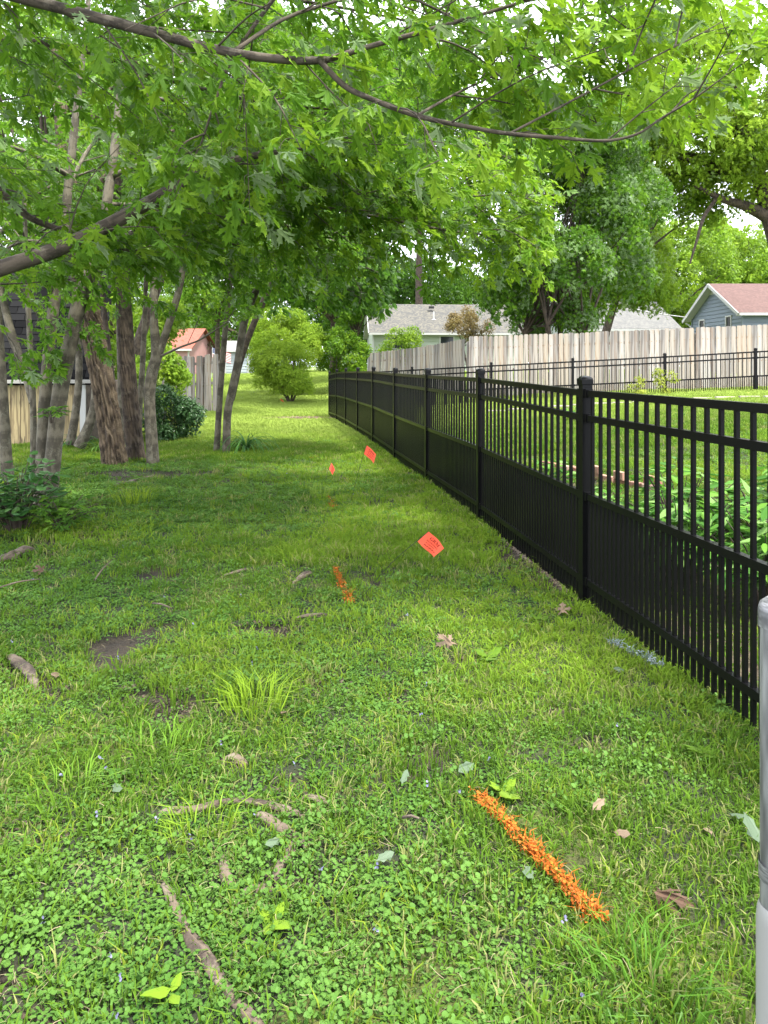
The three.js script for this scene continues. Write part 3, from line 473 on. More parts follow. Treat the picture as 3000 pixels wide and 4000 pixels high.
function tree(name, label, o) {
  const t = thing(name, label, o.cat || 'tree', o.group), T = { wood: [[], [], []], leaf: [] }, r = rngOf(o.seed), bm = o.bark || M.bark;
  for (const tr of o.trunks) part(t, 'trunk', tube(tr, o.sides || 14, o.seg || 8, o.bump || ((a, l, R) => R * 0.06 * (noise(a * 4 + 3, l * 2.2) - 0.5 + 0.35 * (noise(a * 12, l * 14) - 0.5)))), bm);
  const lo = { allow: () => true, levels: [{ from: 0.1, step: 0.15, len: 1.15, fwd: 0.9, up: 0.05, droop: 0.12, r: 0.007, tip: true }, { from: 0.12, step: 0.12, len: 0.45, fwd: 0.8, up: 0, droop: 0.15, r: 0.0028 }], gap: 0.065, size: 0.12, tone: tones.maple, ...o.leaves };
  for (const l of o.limbs) grow(T, l, lo, r, 0);
  for (const l of o.bareLimbs || []) T.wood[0].push(tube(l, 8, 5));
  for (const w of T.wood[0]) part(t, 'limb', w, bm);
  if (T.wood[1].length) part(t, 'branches', tubes(T.wood[1]), bm).userData.kind = 'stuff';
  if (T.wood[2].length) part(t, 'twigs', tubes(T.wood[2]), M.twig).userData.kind = 'stuff';
  let rest = T.leaf;
  const geos = o.shapes || [L.maple, L.maple2], mat = o.leafMat || M.maple;
  if (o.single) { // the leaves that show largest stand alone
    const seen = T.leaf.map((l, i) => [i, (l.p.z < -1 && Math.abs(l.p.x / l.p.z) < 0.55 && (l.p.y - 1.48) / -l.p.z < 0.53) ? l.m.getMaxScaleOnAxis() / l.p.length() : 0]).sort((a, b) => b[1] - a[1]).slice(0, o.single);
    const pal = [0, 1, 2, 3, 4].map(k => leafy({ color: C(...[[0.055, 0.14, 0.01], [0.08, 0.18, 0.012], [0.11, 0.225, 0.014], [0.17, 0.29, 0.017], [0.16, 0.23, 0.1]][k]) }));
    const pick = new Set(seen.map(s => s[0])); rest = T.leaf.filter((l, i) => !pick.has(i));
    for (const [i] of seen) { const l = T.leaf[i], q = part(t, 'leaf', geos[l.v], l.c.b > 0.06 ? pal[4] : pal[clamp(Math.round((l.c.g - 0.13) / 0.045), 0, 3)]); l.m.decompose(q.position, q.quaternion, q.scale); }
  }
  for (const v of [0, 1]) { const ls = rest.filter(l => l.v == v); if (ls.length) instanced(t, 'foliage', geos[v], mat, ls.map(l => l.m), ls.map(l => l.c)); }
  return t;
}
const longLimb = [[-2.12, 3.66], [-1.48, 3.45], [-0.87, 3.26], [-0.32, 3.17], [-0.217, 3.03], [0.176, 2.83], [0.66, 2.7], [1.15, 2.64], [1.39, 2.71], [1.65, 2.88]];
const limbY = x => { for (let i = 0; i < longLimb.length - 1; i++) if (x >= longLimb[i][0] && x < longLimb[i + 1][0]) return lerp(longLimb[i][1], longLimb[i + 1][1], (x - longLimb[i][0]) / (longLimb[i + 1][0] - longLimb[i][0])); return 99; };
const clumpMaple = 'maple saplings and trunks on the left side';
// the overhanging maple: trunk left of the frame, two long limbs cross the picture
tree('maple_tree', 'large maple leaning in from the left, its long branches crossing the top of the view', {
  seed: 101, single: 300, bark: M.limb,
  trunks: [[[-3.75, -0.2, -4.5, 0.2], [-3.72, 0.3, -4.5, 0.15], [-3.68, 1.6, -4.48, 0.135], [-3.6, 3, -4.42, 0.12], [-3.5, 4.2, -4.4, 0.1], [-3.4, 5.6, -4.45, 0.06]]],
  limbs: [
    [[-3.58, 3.2, -4.43, 0.07], [-2.926,3.85,-4.35,0.047], [-2.121,3.658,-4.3,0.036], [-1.479,3.451,-4.2,0.031], [-0.866,3.257,-4.1,0.026], [-0.49,3.182,-4.03,0.023], [-0.319,3.172,-4,0.021]],
    [[-0.319,3.172,-4,0.018], [-0.075,3.236,-3.97,0.015], [0.179,3.298,-3.95,0.014], [0.43,3.362,-3.93,0.011], [0.801,3.465,-3.9,0.009], [1.161,3.602,-3.85,0.005]],
    [[-0.358,3.17,-4,0.017], [-0.217,3.029,-4,0.017], [-0.075,2.948,-3.97,0.015], [0.176,2.83,-3.9,0.014], [0.421,2.758,-3.85,0.012], [0.659,2.7,-3.8,0.011], [0.917,2.666,-3.76,0.01], [1.146,2.639,-3.72,0.008], [1.28,2.653,-3.66,0.007], [1.386,2.715,-3.6,0.006], [1.526,2.795,-3.55,0.005], [1.65,2.882,-3.5,0.003]],
    [[-3.66, 1.75, -4.48, 0.075], [-3.003,1.888,-4.55,0.058], [-2.499,2.113,-4.7,0.054], [-2.206,2.257,-4.85,0.051], [-1.876,2.49,-5.05,0.05], [-1.665,2.67,-5.2,0.047], [-1.279,2.962,-5.4,0.04], [-0.959,3.102,-5.55,0.025], [-0.656,3.19,-5.7,0.016], [-0.187,3.371,-5.9,0.009]],
    [[-0.547,3.932,-4.5,0.013], [-0.691,3.759,-4.5,0.013], [-0.821,3.58,-4.5,0.012], [-0.95,3.384,-4.5,0.01], [-1.037,3.167,-4.5,0.009], [-1.138,2.865,-4.5,0.006]],
    [[-3.62, 2.6, -4.45, 0.04], [-3.077,2.925,-4.9,0.028], [-2.765,2.73,-5.2,0.027], [-2.597,2.567,-5.3,0.025], [-2.339,2.476,-5.45,0.021], [-1.937,2.359,-5.6,0.011]],
    [[-3.55, 3.7, -4.4, 0.05], [-3.039,3.801,-5.1,0.029], [-2.387,3.868,-5.4,0.026], [-1.746,3.785,-5.8,0.02], [-1.071,3.745,-6.2,0.014], [-0.29,3.772,-6.5,0.008]],
    [[-1.876,2.49,-5.05,0.026], [-1.614,2.808,-5.6,0.022], [-1.23,3.03,-6.2,0.018], [-0.633,3.088,-6.6,0.015], [0.135,3.072,-6.9,0.009]],
    [[-3.5, 4.2, -4.4, 0.04], [-2.466,4.204,-5,0.021], [-1.527,4.266,-5.3,0.017], [-0.465,4.28,-5.6,0.013], [0.448,4.194,-5.8,0.007]],
    [[-0.866,3.257,-4.1,0.013], [-0.534,3.624,-4.4,0.011], [0.092,3.89,-4.7,0.009], [0.803,3.724,-5,0.006], [1.342,3.67,-5.1,0.005]],
    [[0.176,2.83,-3.9,0.009], [0.509,3.172,-4.4,0.007], [0.966,3.468,-4.7,0.006], [1.572,3.742,-4.9,0.005]],
    // limbs reaching back over the viewer, above the frame
    [[-3.5, 4.2, -4.4, 0.06], [-2.6, 4.9, -3.2, 0.045], [-1.4, 5.2, -1.8, 0.03], [0, 5.3, -0.4, 0.015]], [[-3.45, 4.8, -4.4, 0.05], [-2.2, 5.5, -3.6, 0.035], [-0.6, 5.6, -2.8, 0.025], [1.2, 5.6, -2, 0.012]], [[-3.5, 4.4, -4.4, 0.05], [-3.2, 5.1, -2.6, 0.035], [-2.8, 5.4, -0.8, 0.02], [-2.2, 5.4, 0.8, 0.01]], [[-3.4, 5.2, -4.4, 0.05], [-2, 6, -4.6, 0.035], [0, 6.2, -4.4, 0.025], [2, 6, -4, 0.012]],
    [[0.659,2.7,-3.8,0.007], [1.051,2.93,-3.9,0.006], [1.376,3.105,-3.9,0.005], [1.726,3.28,-3.9,0.004]],
  ],
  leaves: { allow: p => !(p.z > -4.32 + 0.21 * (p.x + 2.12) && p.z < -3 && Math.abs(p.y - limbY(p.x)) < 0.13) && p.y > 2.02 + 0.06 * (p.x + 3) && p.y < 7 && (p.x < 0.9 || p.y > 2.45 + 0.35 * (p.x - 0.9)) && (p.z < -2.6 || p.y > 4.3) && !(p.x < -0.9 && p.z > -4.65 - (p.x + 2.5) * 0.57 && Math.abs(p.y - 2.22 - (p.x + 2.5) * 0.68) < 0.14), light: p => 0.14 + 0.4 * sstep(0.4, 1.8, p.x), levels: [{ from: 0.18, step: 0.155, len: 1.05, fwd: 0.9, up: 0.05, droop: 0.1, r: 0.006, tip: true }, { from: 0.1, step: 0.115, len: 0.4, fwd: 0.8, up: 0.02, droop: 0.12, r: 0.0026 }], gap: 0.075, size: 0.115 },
});
const low = (b, k) => p => p.y > b + k * (-p.z - 7) && p.y < 8;
// the multi-stemmed maple behind the evergreen bush
tree('maple_tree', 'smooth grey maple with several stems rising from one base behind the glossy bush', {
  seed: 202, group: clumpMaple,
  trunks: [
    [[-3.393,-0.067,-7.1,0.077], [-3.375,0.251,-7.1,0.061], [-3.343,0.979,-7.1,0.057], [-3.302,1.526,-7.1,0.055], [-3.238,2.117,-7.1,0.052], [-3.161,2.618,-7.1,0.048], [-3.136,3.372,-7.2,0.042], [-3.063,4.475,-7.3,0.033], [-2.986,5.607,-7.4,0.019]],
    [[-3.291,-0.046,-7,0.094], [-3.255,0.179,-7,0.081], [-3.193,0.717,-7,0.074], [-3.139,1.211,-7,0.074], [-3.058,1.615,-7,0.072], [-2.959,2.063,-7,0.07], [-2.87,2.333,-7,0.067], [-2.777,2.7,-7.05,0.054], [-2.721,3.372,-7.2,0.046], [-2.692,4.374,-7.4,0.036], [-2.628,5.621,-7.6,0.019]],
    [[-3.516,0.225,-7.25,0.037], [-3.52,0.969,-7.25,0.03], [-3.539,1.48,-7.25,0.028], [-3.567,1.991,-7.25,0.026], [-3.59,2.549,-7.25,0.023], [-3.638,3.305,-7.3,0.016]],
    [[-3.525,1.108,-7.25,0.033], [-3.688,1.433,-7.4,0.038], [-3.844,1.744,-7.5,0.041], [-3.992,2.113,-7.6,0.037], [-4.222,2.83,-7.8,0.03], [-4.408,3.993,-8,0.021]],
  ],
  limbs: [
    [[-2.901,2.265,-7,0.045], [-2.613,2.548,-6.8,0.033], [-2.113,2.792,-6.6,0.028], [-1.456,2.98,-6.5,0.023], [-0.802,2.961,-6.6,0.019], [-0.041,2.875,-6.8,0.015], [0.666,2.763,-6.9,0.011], [1.196,2.718,-6.9,0.007]],
    [[-2.721,3.372,-7.2,0.032], [-1.927,3.544,-7,0.027], [-1.015,3.515,-6.9,0.02], [-0.13,3.338,-6.9,0.015], [0.577,3.117,-6.9,0.011], [1.285,3.117,-6.9,0.007]],
    [[-2.777,2.7,-7.05,0.032], [-2.433,2.795,-7.6,0.027], [-1.844,2.865,-8,0.021], [-1.101,2.689,-8.2,0.013]],
    [[-3.136,3.372,-7.2,0.028], [-3.354,3.485,-6.8,0.02], [-3.567,3.49,-6.4,0.01]], [[-2.692,4.374,-7.4,0.028], [-1.995,4.695,-7.6,0.022], [-0.948,4.88,-7.8,0.015], [0.156,4.762,-8,0.01]],
    [[-3.063,4.475,-7.3,0.023], [-3.65,4.706,-7.4,0.019], [-4.276,4.99,-7.5,0.012]], [[-3.161,2.618,-7.1,0.02], [-3.65,2.761,-7.4,0.017], [-4.242,2.615,-7.7,0.01]], [[-3.145,3.28,-7.2,0.021], [-3.137,3.961,-7.9,0.018], [-2.754,4.622,-8.6,0.014], [-2.179,4.959,-9.2,0.009]],
    [[-2.692,4.279,-7.4,0.024], [-1.508,4.159,-7.6,0.019], [-0.347,4.18,-7.8,0.015], [0.753,3.93,-7.8,0.01], [1.434,3.652,-7.7,0.007]],
    [[-2.728,3.073,-7.1,0.02], [-2.205,3.311,-8.4,0.019], [-1.624,3.408,-9.4,0.015], [-0.702,3.211,-10,0.01]],
  ],
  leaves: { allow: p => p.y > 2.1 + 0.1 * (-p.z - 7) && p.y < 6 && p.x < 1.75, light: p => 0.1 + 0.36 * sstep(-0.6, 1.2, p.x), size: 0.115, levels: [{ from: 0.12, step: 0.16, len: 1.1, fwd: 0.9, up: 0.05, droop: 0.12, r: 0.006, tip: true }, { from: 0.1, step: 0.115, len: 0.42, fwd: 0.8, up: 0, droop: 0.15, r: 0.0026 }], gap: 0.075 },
});
tree('maple_tree', 'slim grey trunk at the far left edge beside the old shed', { seed: 203, group: clumpMaple, trunks: [[[-4.659,-0.164,-9,0.087], [-4.705,0.268,-9,0.072], [-4.734,0.845,-9,0.063], [-4.774,1.422,-9,0.061], [-4.832,2.345,-9,0.052], [-5.01,3.78,-9.2,0.038]]], limbs: [[[-4.832,2.345,-9,0.023], [-4.454,2.89,-8.8,0.017], [-3.911,3.189,-8.6,0.011]], [[-4.866,3.038,-9,0.026], [-4.42,3.662,-9.2,0.021], [-3.673,4.071,-9.4,0.012]]], leaves: { allow: p => p.y > 2.35 && p.y < 6.5, size: 0.095 } });
tree('sapling', 'leafy young maple at the left edge hiding part of the dark shed roof', { seed: 214, group: clumpMaple, trunks: [[[-3.649,0.126,-6.4,0.029], [-3.608,1.029,-6.4,0.025], [-3.526,1.767,-6.4,0.023], [-3.485,2.259,-6.4,0.018], [-3.444,2.752,-6.4,0.012]]], limbs: [[[-3.485,2.259,-6.4,0.01], [-3.331,2.23,-6.5,0.008], [-3.213,2.03,-6.6,0.006], [-3.133,1.738,-6.7,0.004]], [[-3.526,1.767,-6.4,0.01], [-3.35,1.843,-6.3,0.006], [-3.229,1.601,-6.3,0.004]], [[-3.465,2.506,-6.4,0.01], [-3.305,2.468,-6.7,0.009], [-3.05,2.32,-6.9,0.007], [-2.914,1.974,-7,0.004]], [[-3.465,2.424,-6.4,0.01], [-3.505,2.503,-7.6,0.01], [-3.151,2.479,-8.2,0.008], [-2.809,2.252,-8.6,0.006]]], leaves: { allow: p => p.y > 1.35 && p.y < 4, size: 0.115, levels: [{ from: 0.1, step: 0.2, len: 0.45, fwd: 0.9, up: 0, droop: 0.25, r: 0.004, tip: true }, { from: 0.15, step: 0.13, len: 0.25, fwd: 0.8, up: 0, droop: 0.2, r: 0.002 }], gap: 0.08 } });
// rough furrowed trunk
const furrow = (a, l, R) => { const w = 0.35 * noise(a * 4, l * 3), k = Math.abs(((a * 17 + w * 2.2 + 1.1 * noise(l * 9, a * 8)) % 1 + 1) % 1 - 0.5) * 2, x = noise(a * 34 + 5, l * 22); return R * (0.26 * (sm(k) - 0.6) + 0.12 * (x - 0.5)); };
tree('elm_tree', 'leaning trunk with deeply furrowed rough bark among the smooth trunks', { seed: 204, sides: 90, seg: 22, bump: furrow, bark: M.barkRough, trunks: [[[-3.8,-0.105,-10.3,0.198], [-3.839,0.093,-10.3,0.165], [-3.892,0.49,-10.3,0.152], [-3.991,1.15,-10.3,0.149], [-4.13,1.81,-10.3,0.145], [-4.222,2.338,-10.3,0.142], [-4.302,2.801,-10.3,0.135], [-4.42,3.527,-10.3,0.119], [-4.597,4.547,-10.4,0.1], [-4.775,6.124,-10.5,0.067]]],
  limbs: [[[-4.42,3.527,-10.3,0.053], [-3.92,4.161,-10.2,0.039], [-3.298,4.715,-10.3,0.026], [-2.487,5.047,-10.5,0.013]], [[-4.387,3.329,-10.3,0.046], [-5.045,3.903,-10.5,0.034], [-5.881,4.318,-10.8,0.017]], [[-4.563,4.213,-10.4,0.047], [-4.277,5.217,-10.6,0.031], [-3.666,6.049,-10.8,0.017]], [[-4.486,3.923,-10.3,0.04], [-4.086,4.018,-11,0.032], [-3.491,4.008,-11.6,0.022], [-2.688,3.711,-12,0.012]]], leaves: { allow: low(2.4, 0.08), size: 0.085, gap: 0.06 }, shapes: [L.ovate, L.ovate] });
tree('elm_tree', 'straight dark barked trunk between the furrowed trunk and the forked trunk', { seed: 205, sides: 60, seg: 18, bump: (a, l, R) => 0.6 * furrow(a, l * 1.3, R), bark: M.barkDark, trunks: [[[-3.666,-0.112,-10.8,0.159], [-3.7,0.095,-10.8,0.128], [-3.77,0.718,-10.8,0.118], [-3.832,1.411,-10.8,0.114], [-3.873,2.103,-10.8,0.111], [-3.915,2.795,-10.8,0.104], [-3.993,3.856,-10.9,0.091], [-4.002,5.64,-11,0.06]]],
  limbs: [[[-3.929,3.072,-10.8,0.048], [-3.63,3.646,-10.9,0.035], [-3.099,4.089,-11,0.021], [-2.509,4.28,-11.2,0.011]], [[-3.993,3.856,-10.9,0.049], [-4.58,4.583,-11,0.032], [-5.309,4.998,-11.2,0.018]], [[-3.979,4.345,-10.9,0.042], [-3.443,5.142,-11.2,0.029], [-2.673,5.718,-11.6,0.015]]], leaves: { allow: low(2.5, 0.08), size: 0.085, gap: 0.06, tone: tones.dark }, shapes: [L.ovate, L.ovate] });
tree('maple_tree', 'brownish trunk that forks in two at eye height right of the dark trunk', { seed: 206, group: clumpMaple, bark: M.bark, trunks: [[[-3.303,-0.087,-10.4,0.12], [-3.323,0.08,-10.4,0.093], [-3.357,0.613,-10.4,0.083], [-3.377,1.08,-10.4,0.083], [-3.33,1.413,-10.4,0.083], [-3.277,1.613,-10.4,0.08], [-3.31,2.08,-10.4,0.06], [-3.31,2.48,-10.4,0.057], [-3.375,3.297,-10.5,0.044], [-3.462,4.809,-10.6,0.024]], [[-3.283,1.513,-10.4,0.06], [-3.197,1.78,-10.4,0.057], [-3.077,2.147,-10.4,0.053], [-2.957,2.547,-10.4,0.05], [-2.863,3.147,-10.4,0.04], [-2.79,4.24,-10.5,0.024]]],
  limbs: [[[-3.25,1.6,-10.4,0.02], [-2.874,1.742,-10.2,0.016], [-2.561,1.833,-10,0.013], [-2.208,2.014,-9.8,0.009], [-2.049,2.102,-9.7,0.006]], [[-2.863,3.147,-10.4,0.027], [-2.397,3.613,-10.4,0.02], [-1.797,3.813,-10.4,0.01]], [[-3.375,3.297,-10.5,0.027], [-3.694,3.791,-10.3,0.02], [-4.116,4.03,-10.2,0.01]], [[-2.897,3.013,-10.4,0.027], [-2.746,3.102,-11,0.021], [-2.282,3.028,-11.5,0.011]], [[-2.824,3.903,-10.5,0.024], [-2.281,4.457,-10.8,0.017], [-1.477,4.653,-11,0.011]]], leaves: { allow: p => p.y > 2.05 && p.y < 7, size: 0.095 } });
// two slim saplings in front of the daylilies
tree('sapling', 'left one of two slim saplings standing close together in the lawn', { seed: 207, trunks: [[[-2.75,-0.071,-11.8,0.064], [-2.734,0.118,-11.8,0.053], [-2.697,0.724,-11.8,0.049], [-2.636,1.556,-11.8,0.049], [-2.576,2.236,-11.8,0.045], [-2.508,2.842,-11.8,0.042], [-2.402,3.825,-11.8,0.03], [-2.341,4.884,-11.8,0.019]]], limbs: [[[-2.508,2.842,-11.8,0.023], [-2.153,3.116,-11.6,0.015], [-1.677,3.161,-11.4,0.011]], [[-2.432,3.522,-11.8,0.023], [-2.871,3.901,-11.8,0.015], [-3.249,3.976,-11.8,0.011]], [[-2.379,4.279,-11.8,0.019], [-1.963,4.581,-11.8,0.015], [-1.433,4.581,-11.8,0.008]]], leaves: { allow: p => p.y > 2.5 && p.y < 7, size: 0.1, gap: 0.06, tone: tones.dark }, shapes: [L.ovate, L.ovate] });
tree('sapling', 'right one of two slim saplings, bent outwards above the daylilies', { seed: 208, trunks: [[[-2.561,-0.08,-11.7,0.082], [-2.554,0.13,-11.7,0.064], [-2.531,0.73,-11.7,0.064], [-2.456,1.105,-11.7,0.064], [-2.366,1.555,-11.7,0.06], [-2.269,2.155,-11.7,0.06], [-2.134,2.545,-11.7,0.056], [-1.931,2.98,-11.7,0.049], [-1.571,3.655,-11.7,0.034], [-1.196,4.405,-11.7,0.019]]],
  limbs: [[[-2.021,2.792,-11.7,0.03], [-1.544,3.028,-11.5,0.022], [-0.938,2.929,-11.3,0.018], [-0.427,2.557,-11.2,0.011]], [[-1.796,3.205,-11.7,0.03], [-1.25,3.176,-11.5,0.022], [-0.643,3.131,-11.2,0.014], [-0.067,2.89,-11,0.011]], [[-1.571,3.655,-11.7,0.026], [-0.807,3.839,-11.5,0.018], [-0.069,3.581,-11.3,0.011]], [[-1.721,3.355,-11.7,0.022], [-1.987,3.765,-11.5,0.015], [-2.262,3.818,-11.4,0.011]], [[-1.346,4.105,-11.7,0.022], [-0.821,4.405,-11.7,0.015], [-0.221,4.255,-11.7,0.007]], [[-1.909,2.98,-11.7,0.022], [-1.47,2.799,-12.1,0.016], [-1.021,2.584,-12.3,0.012]]], leaves: { allow: p => p.y > 2.25 && p.y < 6, size: 0.105, gap: 0.045, tone: tones.dark }, shapes: [L.ovate, L.ovate] });
// thinner trunks further back
const behind = 'thin trunks behind the front row';
tree('sapling', 'thin curved trunk in front of the shed wall corner', { seed: 209, group: behind, trunks: [[[-5.298,0.151,-12.2,0.078], [-5.22,0.62,-12.2,0.066], [-5.158,1.167,-12.2,0.059], [-5.158,1.871,-12.2,0.055], [-5.22,2.653,-12.2,0.047], [-5.314,3.904,-12.2,0.031]]], limbs: [[[-5.275,3.435,-12.2,0.023], [-4.923,3.983,-12.2,0.016], [-4.376,4.217,-12.2,0.012]]], leaves: { allow: low(2.4, 0.05), size: 0.1 } });
tree('sapling', 'short trunk bending sharply right beside the shed corner', { seed: 210, group: behind, trunks: [[[-5.058,0.134,-12,0.1], [-4.919,0.442,-12,0.085], [-4.819,0.788,-12,0.069], [-4.796,1.249,-12,0.058], [-4.842,1.865,-12,0.05], [-4.804,2.788,-12,0.038], [-4.688,4.018,-12,0.023]]], limbs: [[[-4.765,3.249,-12,0.019], [-4.304,3.711,-12,0.015], [-3.688,3.788,-12,0.012]]], leaves: { allow: low(2.4, 0.05), size: 0.1 } });
tree('sapling', 'thin dark trunk slanting left just behind the furrowed trunk', { seed: 211, group: behind, bark: M.barkDark, trunks: [[[-4.365,-0.02,-12,0.062], [-4.442,0.634,-12,0.054], [-4.535,1.403,-12,0.05], [-4.627,2.172,-12,0.046], [-4.727,3.249,-12,0.035], [-4.804,4.48,-12,0.023]]], limbs: [[[-4.704,2.942,-12,0.019], [-4.411,3.451,-12.3,0.016], [-3.954,3.58,-12.6,0.012]]], leaves: { allow: low(2.5, 0.05), size: 0.1 } });
tree('sapling', 'thin grey trunk seen between the furrowed and the dark trunks', { seed: 212, group: behind, trunks: [[[-4.503,-0.095,-12.6,0.069], [-4.567,0.592,-12.6,0.057], [-4.6,1.399,-12.6,0.052], [-4.616,2.368,-12.6,0.048], [-4.535,3.661,-12.6,0.032]]], limbs: [[[-4.584,3.015,-12.6,0.02], [-4.263,3.449,-12.8,0.016], [-3.746,3.563,-13,0.013]]], leaves: { allow: low(2.6, 0.05), size: 0.1 } });
tree('sapling', 'thin pale trunk right behind the straight dark trunk', { seed: 213, group: behind, trunks: [[[-4.421,0.063,-13,0.058], [-4.396,0.73,-13,0.054], [-4.346,1.48,-13,0.05], [-4.312,2.23,-13,0.046], [-4.263,3.397,-13,0.033], [-4.162,4.563,-13,0.021]]], limbs: [[[-4.279,3.063,-13,0.021], [-3.888,3.426,-13.2,0.017], [-3.346,3.456,-13.4,0.013]]], leaves: { allow: low(2.6, 0.05), size: 0.1 } });

// ---------------------------------------------------------------- trees and shrubs further off: lobed crowns of small leaf clumps
const clumpSet = { maple: [1, 2].map(k => clump(L.star, 11, 0.3, 0.15, 300 + k)), ovate: [1, 2].map(k => clump(L.ovate, 12, 0.28, 0.16, 310 + k)), small: [1, 2].map(k => clump(L.ovate, 16, 0.2, 0.085, 320 + k)), fine: [1, 2].map(k => clump(L.ovate, 14, 0.42, 0.24, 330 + k)) };
function crownTree(name, label, o) {
  const t = thing(name, label, o.cat || 'tree', o.group), r = rngOf(o.seed), lobes = [], [cx, cy, cz] = o.c, [rx, ry, rz] = o.r, base = [o.foot?.[0] ?? cx, o.ground ?? terrain(cx, cz) - 0.1, o.foot?.[1] ?? cz];
  const n = o.lobes || 22;
  for (let i = 0; i < n; i++) { const d = ball(r), q = 0.45 + 0.5 * Math.cbrt(r()); lobes.push({ p: V3(cx + d.x * rx * q, cy + d.y * ry * q, cz + d.z * rz * q), s: (o.lobe || 0.38) * Math.min(rx, ry, rz) * (0.65 + 0.7 * r()), l: r() }); }
  const wood = [], tr = o.trunk ?? 0.18, forks = o.stems || 1;
  if (tr > 0) {
    const hub = V3(lerp(base[0], cx, 0.7), lerp(base[1], cy, o.hub ?? 0.6), lerp(base[2], cz, 0.7));
    for (let k = 0; k < forks; k++) { const a = k / forks * 6.28 + 0.4, sp = forks > 1 ? (o.splay ?? 0.35) : 0; const top = V3(hub.x + Math.cos(a) * sp * rx, hub.y + (forks > 1 ? 0.2 * ry * r() : 0), hub.z + Math.sin(a) * sp * rz), off = forks > 1 ? tr * 1.4 : 0;
      part(t, forks > 1 ? 'stem' : 'trunk', tube([[base[0] + Math.cos(a) * off, base[1], base[2] + Math.sin(a) * off, tr * 1.25], [lerp(base[0], top.x, 0.25) + Math.cos(a) * off, lerp(base[1], top.y, 0.35), lerp(base[2], top.z, 0.25), tr], [top.x, top.y, top.z, tr * 0.7]], 10, 6, (u, l, R) => R * 0.12 * (noise(u * 9, l * 3) - 0.5)), o.bark || M.barkDark);
      lobes.forEach((b, i) => { if (i % forks == k) { const m = top.clone().lerp(b.p, 0.5).add(V3(0, 0.1 * ry * (r() - 0.3), 0)); wood.push(tube([[top.x, top.y, top.z, tr * 0.4], [m.x, m.y, m.z, tr * 0.24], [b.p.x, b.p.y, b.p.z, tr * 0.08]], 6, 4)); } }); }
    part(t, 'branches', tubes(wood), o.bark || M.barkDark).userData.kind = 'stuff';
  }
  for (const b of o.extraLimbs || []) part(t, 'limb', tube(b, 9, 6), o.bark || M.barkDark);
  for (const [x, y, z, s] of o.extraLobes || []) lobes.push({ p: V3(x, y, z), s, l: r() });
  const N = o.n || 3000, tot = lobes.reduce((a, b) => a + b.s * b.s, 0), ms = [[], []], cs = [[], []], tone = o.tone || tones.maple;
  for (const b of lobes) { const k = Math.round(N * b.s * b.s / tot);
    for (let i = 0; i < k; i++) { const d = ball(r); if (d.y < -0.55 && r() < 0.6) continue; const p = b.p.clone().addScaledVector(d, b.s * (0.55 + 0.5 * Math.sqrt(r()))); p.y -= 0.15 * b.s * Math.abs(d.x);
      if (p.y < (o.floor ?? base[1] + 0.15)) continue;
      const q = new THREE.Quaternion().setFromUnitVectors(UP, V3(d.x * 0.8, 0.6 + Math.max(0, d.y), d.z * 0.8).normalize()).multiply(new THREE.Quaternion().setFromAxisAngle(UP, r() * 6.28)), S = (o.scale || 1) * (0.6 + 0.7 * r()), v = i % 2;
      ms[v].push(new THREE.Matrix4().compose(p, q, V3(S, S, S))); cs[v].push(leafTone(tone, r, o.silver ?? 0.1, (b.l - 0.4) * 0.35 + (o.light || 0))); } }
  ms.forEach((m, v) => m.length && instanced(t, tr > 0 ? 'foliage' : 'foliage', clumpSet[o.leaf || 'maple'][v], o.mat || M.sprig, m, cs[v]));
  return t;
}
// right hand side
crownTree('maple_tree', 'dark leafy maple standing behind the tall board fence in the centre right', { seed: 401, c: [5.777,6.608,-25], r: [3.4, 4.3, 2.8], foot: [6.1, -25], ground: 0.3, lobes: 46, lobe: 0.33, n: 9500, trunk: 0.13, stems: 4, hub: 0.32, splay: 0.3, silver: 0.34, tone: tones.maple, scale: 0.85, light: 0.0 });
crownTree('maple_tree', 'tall maple with a heavy dark limb reaching in from the right edge', { seed: 402, c: [14.625,12.538,-30], r: [5.6, 4.6, 4], foot: [17.6, -30], ground: 0.5, lobes: 34, lobe: 0.28, n: 6000, trunk: 0.42, hub: 0.75, silver: 0.06, scale: 0.95, light: 0.3, tone: tones.lime,
  extraLimbs: [[[17.894,5.903,-30,0.673], [16.74,7.057,-30,0.423], [15.952,7.634,-30,0.288], [14.91,8.07,-29.8,0.21], [13.861,8.311,-29.6,0.142], [12.636,8.83,-29.4,0.075]], [[13.53,8.25,-29.5,0.085], [12.925,7.47,-29.2,0.075], [12.557,6.499,-29,0.056], [12.236,5.556,-28.9,0.037]], [[16.74,8.98,-30,0.288], [15.779,10.711,-30,0.212], [15.01,12.057,-30,0.135]]], floor: 7.6, extraLobes: [[...[12.301,10.179,-29.5], 1.1], [...[13.72,9.462,-29.3], 1.2], [...[15.223,9.087,-29.3], 1.1], [...[11.356,11.768,-30], 1.3], [...[14.323,10.775,-29], 1.3], [...[12.836,11.518,-29], 1.3], [...[15.721,9.884,-28.5], 1.2]] });
crownTree('maple_tree', 'bright maple filling the gap between the central maple and the right edge', { seed: 403, c: [11.539,9.095,-33], foot: [9.7, -33], r: [3.4, 5.0, 3.5], lobes: 32, lobe: 0.3, n: 5600, trunk: 0.2, silver: 0.14, tone: tones.lime, light: 0.0, scale: 1 });
crownTree('tree', 'pale green feathery tree behind the slate blue house', { seed: 404, c: [32.212,9.429,-62], r: [7, 4.4, 5], lobes: 26, n: 5200, trunk: 0.3, leaf: 'fine', tone: tones.lime, silver: 0.1, light: 0.1, scale: 0.9 });
crownTree('tree', 'light green tree left of the slate blue house', { seed: 405, c: [20.517,7.48,-52], r: [4.2, 4.6, 4], lobes: 24, n: 5000, trunk: 0.3, leaf: 'ovate', tone: tones.lime, silver: 0.15, scale: 1.2 });
